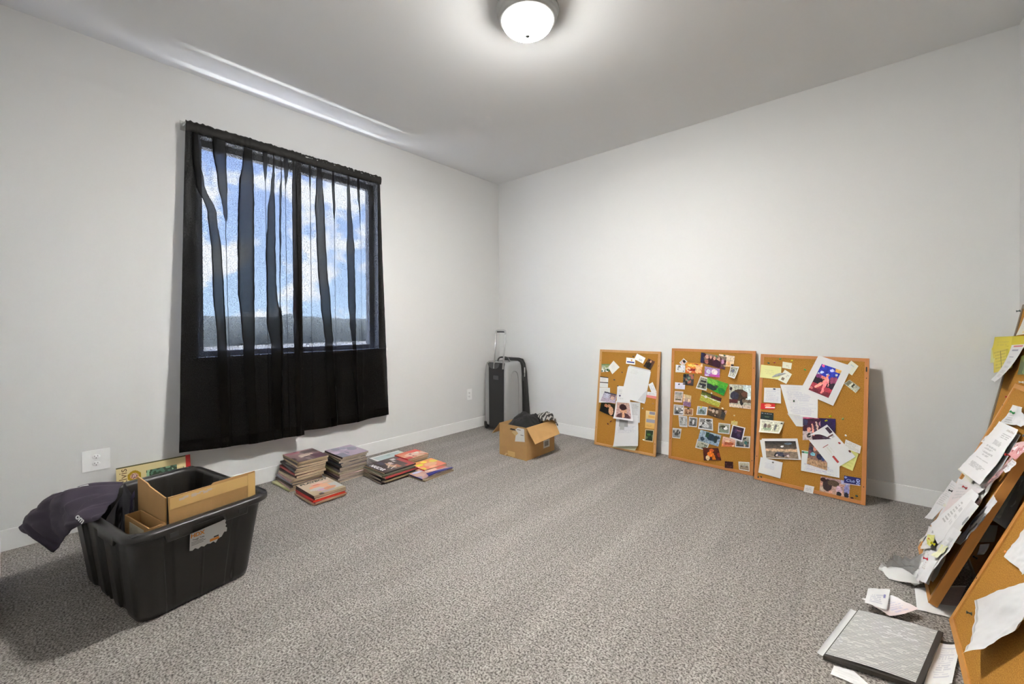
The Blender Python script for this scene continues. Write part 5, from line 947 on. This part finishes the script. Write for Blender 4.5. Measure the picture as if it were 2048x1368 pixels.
('B',[(0.15,0.164),(0.154,0.215),(0.24,0.115),(0.138,0.069)],'paper',('ccc','bba','','',0,[('t',0.1,0.2,0.9,0.8,3,'877')]),'small creased slip at the lower left of the paper-laden board'),
('B',[(0.15,0.164),(0.338,0.225),(0.413,0.16),(0.259,0.081)],'paper',('ddd','ddd','','',0,[('t',0.4,0.1,0.6,0.5,2,'334')]),'white sheet with black marks beneath the yellow notes'),
('B',[(0.23,0.148),(0.362,0.2),(0.427,0.166),(0.33,0.138)],'note',('dd8','cc6','','',0,[('e',0.3,0.4,0.12,0.1,'c73')]),'yellow sticky notes near the bottom of the paper-laden board'),
('B',[(0.254,0.082),(0.458,0.164),(0.506,0.029),(0.373,-0.008)],'paper',('ddd','ddd','','',0,[('t',0.4,0.1,0.9,0.6,8,'a98'),('r',0,0.85,0.5,0.98,'bbb')]),'stub-covered sheet at the bottom of the paper-laden board'),
('B',[(0.396,0.14),(0.511,0.184),(0.614,0.082),(0.511,0.038)],'paper',('ddd','ccc','','',0,[]),'rolled white receipt hanging at the bottom,left of the red pin'),
('B',[(0.503,0.433),(0.628,0.447),(0.579,0.215),(0.439,0.178)],'paper',('ddd','ccc','','555 ddd 888',6,[]),'creased white strip low on the paper-laden board beside its side rail'),
('B',[(0.522,0.307),(0.644,0.336),(0.627,0.151),(0.499,0.108)],'paper',('ddd','ddd','','',0,[('t',0.2,0.2,0.8,0.8,5,'bbb')]),'white slip just below the yellow pin'),
('B',[(0.549,0.153),(0.609,0.179),(0.635,0.091),(0.567,0.056)],'paper',('ddd','ccc','','',0,[]),'rolled white receipt hanging at the bottom,right of the red pin'),
('B',[(0.515,0.219),(0.613,0.254),(0.618,0.194),(0.557,0.174)],'note',('dda','ddb','','',0,[]),'cream scrap beside the yellow pin'),
('C',[(0.106,0.156),(0.413,0.441),(0.571,0.361),(0.426,0.109)],'paper',('ddd','ddd','','',0,[('r',0.02,0.0,0.04,1,'bbb')]),'large white sheet curling off the nearest cork board'),
('C',[(0.117,0.537),(0.327,0.546),(0.37,0.396),(0.159,0.36)],'paper',('ddd','ddd','','',0,[('t',0.75,0.75,0.95,0.95,5,'777')]),'white sheet higher on the nearest cork board'),
('F',[(0.03,0.314),(0.07,0.325),(-0.019,-0.032),(-0.045,-0.037)],'paper',('ddd','ddd','','',0,[]),'white sheet edge showing left of the dark-bordered booklet'),
('F',[(0.002,-0.059),(0.051,-0.044),(0.121,-0.108),(-0.004,-0.107)],'paper',('ddd','ddd','','',0,[('t',0.1,0.2,0.9,0.9,3,'ccc')]),'white sheet below the dark-bordered booklet at the frame bottom'),
('F',[(0.271,0.309),(0.327,0.35),(0.281,0.086),(0.215,0.021)],'paper',('ddd','ddd','','',0,[('r',0,0,0.9,0.07,'222'),('t',0.2,0.15,0.85,0.85,14,'aab')]),'printed sheet on the carpet right of the dark-bordered booklet'),
('F',[(0.225,0.66),(0.391,0.823),(0.32,0.504),(0.223,0.484)],'paper',('ddd','ddd','','',0,[('r',0.3,0.05,1,0.65,'baa'),('t',0.3,0.1,1,0.6,9,'a99')]),'curved printed sheet on the carpet under the paper-laden board'),
('F2',[(0.06,0.372),(0.15,0.475),(0.225,0.435),(0.141,0.31)],'paper',('ddd','dcc','','',0,[('t',0.3,0.1,0.9,0.9,7,'aac'),('r',0.3,0.05,0.5,0.12,'d99')]),'folded note pile on the dark-bordered booklet'),
('F3',[(0.079,0.464),(0.147,0.514),(0.134,0.341),(0.071,0.342)],'note',('ddd','ddd','','',0,[('t',0.15,0.35,0.9,0.85,5,'aab'),('r',0.75,0.35,0.85,0.5,'88b')]),'small handwritten receipt on top of the note pile'),
]
PINS=[
('b1',0.342,0.833,'333','dark pin over the blue-banded business card'),
('b1',0.241,0.681,'642','brown pin in the bare cork left of the big blank sheet'),
('b1',0.171,0.61,'333','black pin in the bare cork right of the two tickets'),
('b1',0.208,0.557,'333','black pin holding the sheet left of the big blank sheet'),
('b1',0.159,0.235,'622','upper dark red pin in the bare lower left cork'),
('b1',0.131,0.204,'622','lower dark red pin in the bare lower left cork'),
('b1',0.452,0.385,'eed','white pin right of the portrait page'),
('b1',0.547,0.437,'963','tan pin above the banded ticket strip'),
('b1',0.479,0.122,'eed','white pin left of the dark green photo'),
('b2',0.353,0.863,'283','green pin in the group photo'),
('b2',0.415,0.868,'254','dark green pin in the beige photo'),
('b2',0.072,0.617,'235','dark blue pin in the small white card'),
('b2',0.325,0.568,'eee','white pin in the yellow-green sports photo'),
('b2',0.252,0.452,'dd2','yellow pin in the grey photo'),
('b2',0.366,0.672,'6a4','green pin in the bright green photo'),
('b2',0.41,0.46,'eed','white pin above the brown indoor photo'),
('b2',0.49,0.419,'cb8','cream pin in the bare cork at the right'),
('b2',0.153,0.427,'222','black pin in the sepia photo'),
('b2',0.491,0.375,'dc4','yellow pin in the tiny yellowish slip'),
('b3',0.127,0.871,'384','green pin near the top left rail'),
('b3',0.2,0.862,'dc2','yellow pin above the cream slip'),
('b3',0.057,0.835,'254','dark green pin above the pale yellow note'),
('b3',0.095,0.842,'822','dark red pin above the pale yellow note'),
('b3',0.28,0.802,'393','green pin left of the big stage print'),
('b3',0.102,0.652,'235','navy pin in the printed letter'),
('b3',0.221,0.58,'254','dark green pin in the wide printed letter'),
('b3',0.429,0.51,'dd2','upper yellow pin over the dark indoor photo'),
('b3',0.41,0.48,'dd2','lower yellow pin in the dark indoor photo'),
('b3',0.491,0.501,'8a6','pale green pin in the bare cork at the right'),
('b3',0.51,0.4,'eee','white pin in the bare cork above the lined note'),
('b3',0.115,0.142,'777','grey pin in the white note under the race car print'),
('b3',0.481,0.347,'a33','red pin in the big tilted letter'),
('b3',0.156,0.417,'222','black pin in the strip of old snapshots'),
('b3',0.531,0.309,'622','dark red pin in the lined white note'),
('b3',0.289,0.249,'243','dark green pin in the printed sheet corner'),
('b3',0.027,0.022,'332','left one of two dark pins at the bottom left corner'),
('b3',0.046,0.025,'332','right one of two dark pins at the bottom left corner'),
('b3',0.573,0.045,'243','dark green pin at the bottom right corner'),
('b3',0.552,0.028,'422','dark red pin at the bottom right corner'),
('A',0.005,1.185,'455','grey pin sticking out of the top corner of the tall board'),
('A',0.254,0.78,'a22','red pin below the receipt on the tall board'),
('A',0.403,0.87,'eee','white pin on the tall cork board'),
('A',0.469,0.085,'222','black pin in the shade between the leaning boards'),
('B',0.269,0.782,'184','green pin at the top of the paper-laden cork board'),
('B',0.509,0.646,'b22','red pin in the pink crumpled slip'),
('B',0.404,0.446,'a33','small red pin in the tilted printed letter'),
('B',0.528,0.211,'dd2','yellow pin near the side rail low on the paper-laden board'),
('B',0.514,0.139,'b23','red pin between the rolled receipts'),
('B',0.102,0.349,'222','black pin in the sheet sticking out furthest left'),
('B',0.577,0.737,'223','navy pin near the top side rail of the paper-laden board'),
('C',0.147,0.374,'d82','orange pin in the nearest cork board'),
('C',0.151,0.126,'332','black pin in the lower corner of the nearest cork board'),
]

BF['F'] = frame_M((3.2, -1.8, 0), (1, 0, 0), (0, 1, 0), (0, 0, 1)); BF['F2'] = BF['F3'] = BF['F']
GROUPN = {}
def inside(p, q):
    s = None
    for i in range(4):
        a, b = q[i], q[(i+1) % 4]; c = (b[0]-a[0])*(p[1]-a[1])-(b[1]-a[1])*(p[0]-a[0])
        if s is None: s = c > 0
        elif (c > 0) != s: return False
    return True
def overlap(a, b):
    ca = (sum(p[0] for p in a)/4, sum(p[1] for p in a)/4); cb = (sum(p[0] for p in b)/4, sum(p[1] for p in b)/4)
    sh = lambda q, c: [(p[0]*.97+c[0]*.03, p[1]*.97+c[1]*.03) for p in q]
    A, B = sh(a, ca), sh(b, cb)
    mids = lambda q: [((q[i][0]*k+q[(i+1) % 4][0]*(4-k))/4, (q[i][1]*k+q[(i+1) % 4][1]*(4-k))/4) for i in range(4) for k in range(4)]
    return any(inside(p, B) for p in mids(A)+[ca]) or any(inside(p, A) for p in mids(B)+[cb])
LEVEL = {}; PLACED = {}
CATS = {'photo': ('photo', 'photograph'), 'card': ('card', 'card'), 'paper': ('sheet_of_paper', 'paper'), 'note': ('paper_note', 'note')}
LIFT = {'B': .012, 'C': .02, 'A': .006}
WORDS = []
for idx, (bd, Q, kind, paint, label) in enumerate(ITEMS):
    key = bd[0] if bd[0] == 'F' else bd
    lv = 0
    for q2, l2 in PLACED.setdefault(key, []):
        if overlap(Q, q2): lv = max(lv, l2+1)
    PLACED[key].append((Q, lv))
    M = BF[bd]
    cx, cy = sum(p[0] for p in Q)/4, sum(p[1] for p in Q)/4
    w = math.dist(Q[0], Q[1]); h = math.dist(Q[0], Q[3])
    base = .0022+.0016*lv + {'F2': .024, 'F3': .031, 'A': .001}.get(bd, 0)
    if bd == 'B': base = .004+.0045*lv
    step = .0024 if kind == 'photo' else .004
    nu = max(8, min(64, int(w/step))); nv = max(8, min(64, int(h/step)))
    rnd = random.Random(idx*7+1)
    lift = LIFT.get(bd, .0012+.018*min(w, h))*rnd.uniform(.5, 1.2)
    if bd in ('F', 'F2', 'F3'): lift = .004
    if kind == 'card' and bd not in 'AB': lift *= .4
    cl, crn = rnd.uniform(-.3, 1), rnd.uniform(-.3, 1)
    ph = rnd.uniform(0, 6)
    def hgt(s, t):
        z = lift*t*t*(.6+.4*math.sin(s*3+ph)) + lift*.5*max(0, cl)*max(0, (1-s)+t-1.3)**2*3 + lift*.5*max(0, crn)*max(0, s+t-1.3)**2*3
        if bd in 'BC' : z += lift*.45*noise.noise((s*3+idx, t*3, idx*.7))+.15*lift*noise.noise((s*9+idx, t*9, idx*.7))
        if bd[0] == 'F': z = .0015+abs(lift*noise.noise((s*2+idx, t*2, 3)))+.006*(abs(2*s-1)**3)*(idx % 2)
        return max(z, -.001)
    if 'rolled' in label:
        def hgt(s, t, h0=hgt): return .004+.011*math.sin(math.pi*s)
    if 'curled' in label or 'curling' in label:
        def hgt(s, t, h0=hgt): return h0(s, t)+.022*t*t*t+.01*s*s*t
    P = []
    for j in range(nv+1):
        t_ = j/nv; r = []
        for i in range(nu+1):
            s_ = i/nu
            x = (Q[0][0]*(1-s_)+Q[1][0]*s_)*(1-t_)+(Q[3][0]*(1-s_)+Q[2][0]*s_)*t_
            y = (Q[0][1]*(1-s_)+Q[1][1]*s_)*(1-t_)+(Q[3][1]*(1-s_)+Q[2][1]*s_)*t_
            r.append(Vector((x-cx, y-cy, hgt(s_, t_))))
        P.append(r)
    name, cat = CATS[kind]
    pf = painter(paint, idx)
    if kind == 'photo':
        bd_ = paint[2][1:] if isinstance(paint[2], tuple) else ((.08, .08, .92, .9) if paint[2] else (0, 0, 1, 1))
        def pf(s, t, f=pf, k=idx, e=bd_):
            if not (e[0] < s < e[2] and e[1] < t < e[3]): return f(s, t)
            a = .025*noise.noise((s*11, t*11, k)); b = .025*noise.noise((s*11, t*11, k+50))
            q = 1+.5*noise.noise((s*13, t*13, k*1.7))+.45*noise.noise((s*30, t*30, k*2.3))
            return tuple(max(.004, x*q) for x in f(min(max(s+a, e[0]+.002), e[2]-.002), min(max(t+b, e[1]+.002), e[3]-.002)))
    o = grid_obj(name, P, pf, None, M_GLOSS if kind == 'photo' else M_PRINT, True, M @ Matrix.Translation((cx, cy, base)))
    grp = {'b1': 'papers pinned on the narrow cork board', 'b2': 'photos pinned on the middle cork board', 'b3': 'papers pinned on the right-hand cork board', 'A': 'papers on the tall cork board', 'B': 'papers layered on the leaning cork board', 'C': 'sheets on the nearest cork board'}.get(bd, 'papers on the carpet')
    tag(o, label, cat, grp)
    for q in paint[5]:
        if q[0] == 'w':
            a, b_, c, d = q[2:6]
            M2 = Matrix.Translation(((Q[0][0]*(1-(a+c)/2)+Q[1][0]*(a+c)/2)-cx, (Q[0][1]+Q[3][1])/2-cy, .004))
            lettering(q[1], h*.45, mat('pale_blue_ink', hx(q[6]), .5), o, M2 @ Matrix.Rotation(math.atan2(Q[1][1]-Q[0][1], Q[1][0]-Q[0][0]), 4, 'Z'), shear=.3)
# push pins
PROF = [(.0003, 0), (.0012, 0), (.0050, .0006), (.0050, .0022), (.0028, .0040), (.0022, .0080), (.0034, .0100), (.0044, .0112), (.0042, .0126), (.0003, .0130)]
pm = {}
for bd, u, v, c, label in PINS:
    if c not in pm: pm[c] = mat('pin_plastic_'+str(len(pm)), hx(c), .3)
    lv = max([l2 for q2, l2 in PLACED.get(bd, []) if inside((u, v), q2)]+[0])
    rnd = random.Random(int(u*1e4+v*1e3)); s = 1.1
    bm = bmesh.new(); lathe(bm, [(r*s, z*s) for r, z in PROF], 14, M=Matrix.Rotation(rnd.uniform(-.4, .4), 4, 'X') @ Matrix.Rotation(rnd.uniform(-.4, .4), 4, 'Y'))
    o = obj('push_pin', bm, pm[c], None, True, BF[bd] @ Matrix.Translation((u, v, (.001 if bd not in 'B' else .006)+(.0018 if bd != 'B' else .006)*lv)))
    tag(o, label, 'push pin', 'push pins on the '+{'b1': 'narrow', 'b2': 'middle', 'b3': 'right-hand', 'A': 'tall', 'B': 'paper-laden', 'C': 'nearest'}[bd]+' cork board')
# grey feather on the right-hand board
G = []
for j in range(15):
    t_ = j/14; a = .10*t_; wv_ = .010*math.sin(math.pi*min(1, t_*1.05))**.7
    c = Vector((.062+a*.9, .735+.055*t_-.02*t_*t_, .008)); d = Vector((-.45, .85, 0))
    G.append([c-d*wv_, c+Vector((0, 0, .003)), c+d*wv_])
bm = bmesh.new(); fabric(bm, G); tag(obj('feather', bm, mat('grey_feather', (.35, .36, .37), .6, var=.4, vscale=80), None, True, BF['b3'] @ Matrix.Translation((.02, .0, 0))), 'small grey feather pinned below the cream slip on the right-hand board', 'feather')
# ---------------------------------------------------------------- booklet and crumpled papers on the carpet
Mb = frame_M((3.173, -1.854, 0), Vector((.234, .043, 0)).normalized(), Vector((-.18, .98, 0)).normalized(), (0, 0, 1))
u = Vector((.9834, .1815, 0)); v = Vector((-.1815, .9834, 0))
# measured corners: (3.252,-1.491) (3.484,-1.447) (3.407,-1.811) (3.173,-1.854)
q = [Vector((3.252, -1.491, 0)), Vector((3.484, -1.447, 0)), Vector((3.407, -1.811, 0)), Vector((3.173, -1.854, 0))]
t = tag(empty('booklet', (3.3, -1.65, 0)), 'dark-bordered booklet open on a page of dense grey lines on the carpet', 'booklet')
o3 = Vector((3.3, -1.65, 0))
def bl(s, t_, z): return (q[0]*(1-s)+q[1]*s)*(1-t_)+(q[3]*(1-s)+q[2]*s)*t_+Vector((0, 0, z))-o3
bm = bmesh.new(); loft(bm, [[bl(*p, .006) for p in ((0, 0), (1, 0), (1, 1), (0, 1))][::-1], [bl(*p, .019) for p in ((0, 0), (1, 0), (1, 1), (0, 1))][::-1]], True, True, True); obj('cover', bm, mat('black_cover', (.03, .026, .022), .5), t)
rb = random.Random(5); rows_ = [(rb.uniform(.25, .7)) for _ in range(60)]
def dense(s, t_):
    k = int(t_*38)
    if (t_*38) % 1 < .34 and noise.noise((s*9, k*7.7, 1)) > -.3: return hx('888') if rows_[k % 60] > .4 else hx('999')
    if (t_*38) % 1 > .67 and int(s*30+k) % 5: return hx('aaa')
    if int(s*46) % 6 == 0 and False: return hx('999')
    return hx('c4c4c0') if noise.noise((s*3, t_*2, 2)) < .3 else hx('ccc')
P = [[bl(.012+.93*i/60, .012+.955*j/114, .020+.004*math.sin(math.pi*min(1, i/60*1.0))) for i in range(61)] for j in range(115)]
grid_obj('printed_page', P, dense, t, None, True)
C = [[(3.372, -1.130, .115), (3.400, -1.090, .10), (3.445, -1.045, .11), (3.475, -1.02, .13)],
     [(3.345, -1.110, .075), (3.395, -1.075, .055), (3.440, -1.055, .07), (3.470, -1.05, .10)],
     [(3.318, -1.088, .030), (3.375, -1.085, .018), (3.425, -1.085, .03), (3.462, -1.085, .06)],
     [(3.312, -1.095, .012), (3.372, -1.105, .006), (3.412, -1.115, .006), (3.452, -1.12, .014)]]
G = patch(C, 9, 9)
for r in G:
    for p in r: p.z = max(.003, p.z+.030*noise.noise(p*38)); p.x += .006*noise.noise(p*60)
M_PAPER = mat('white_paper', (.68, .675, .66), .7)
bm = bmesh.new(); fabric(bm, G); tag(obj('crumpled_paper', bm, M_PAPER, None, False), 'folded white paper fanning out on the carpet at the foot of the paper-laden board', 'paper', 'papers on the carpet')
C = [[(3.318, -1.080, .036), (3.35, -1.092, .046), (3.385, -1.11, .06), (3.41, -1.13, .06)], [(3.330, -1.105, .012), (3.36, -1.112, .03), (3.395, -1.125, .045), (3.425, -1.14, .05)], [(3.345, -1.125, .004), (3.375, -1.13, .008), (3.41, -1.14, .02), (3.44, -1.145, .03)]]
G = patch(C, 16, 12); bm = bmesh.new(); fabric(bm, G); tag(obj('crumpled_paper', bm, M_PAPER, None, True), 'smaller folded sheet in front of the fanned white paper on the carpet', 'paper', 'papers on the carpet')
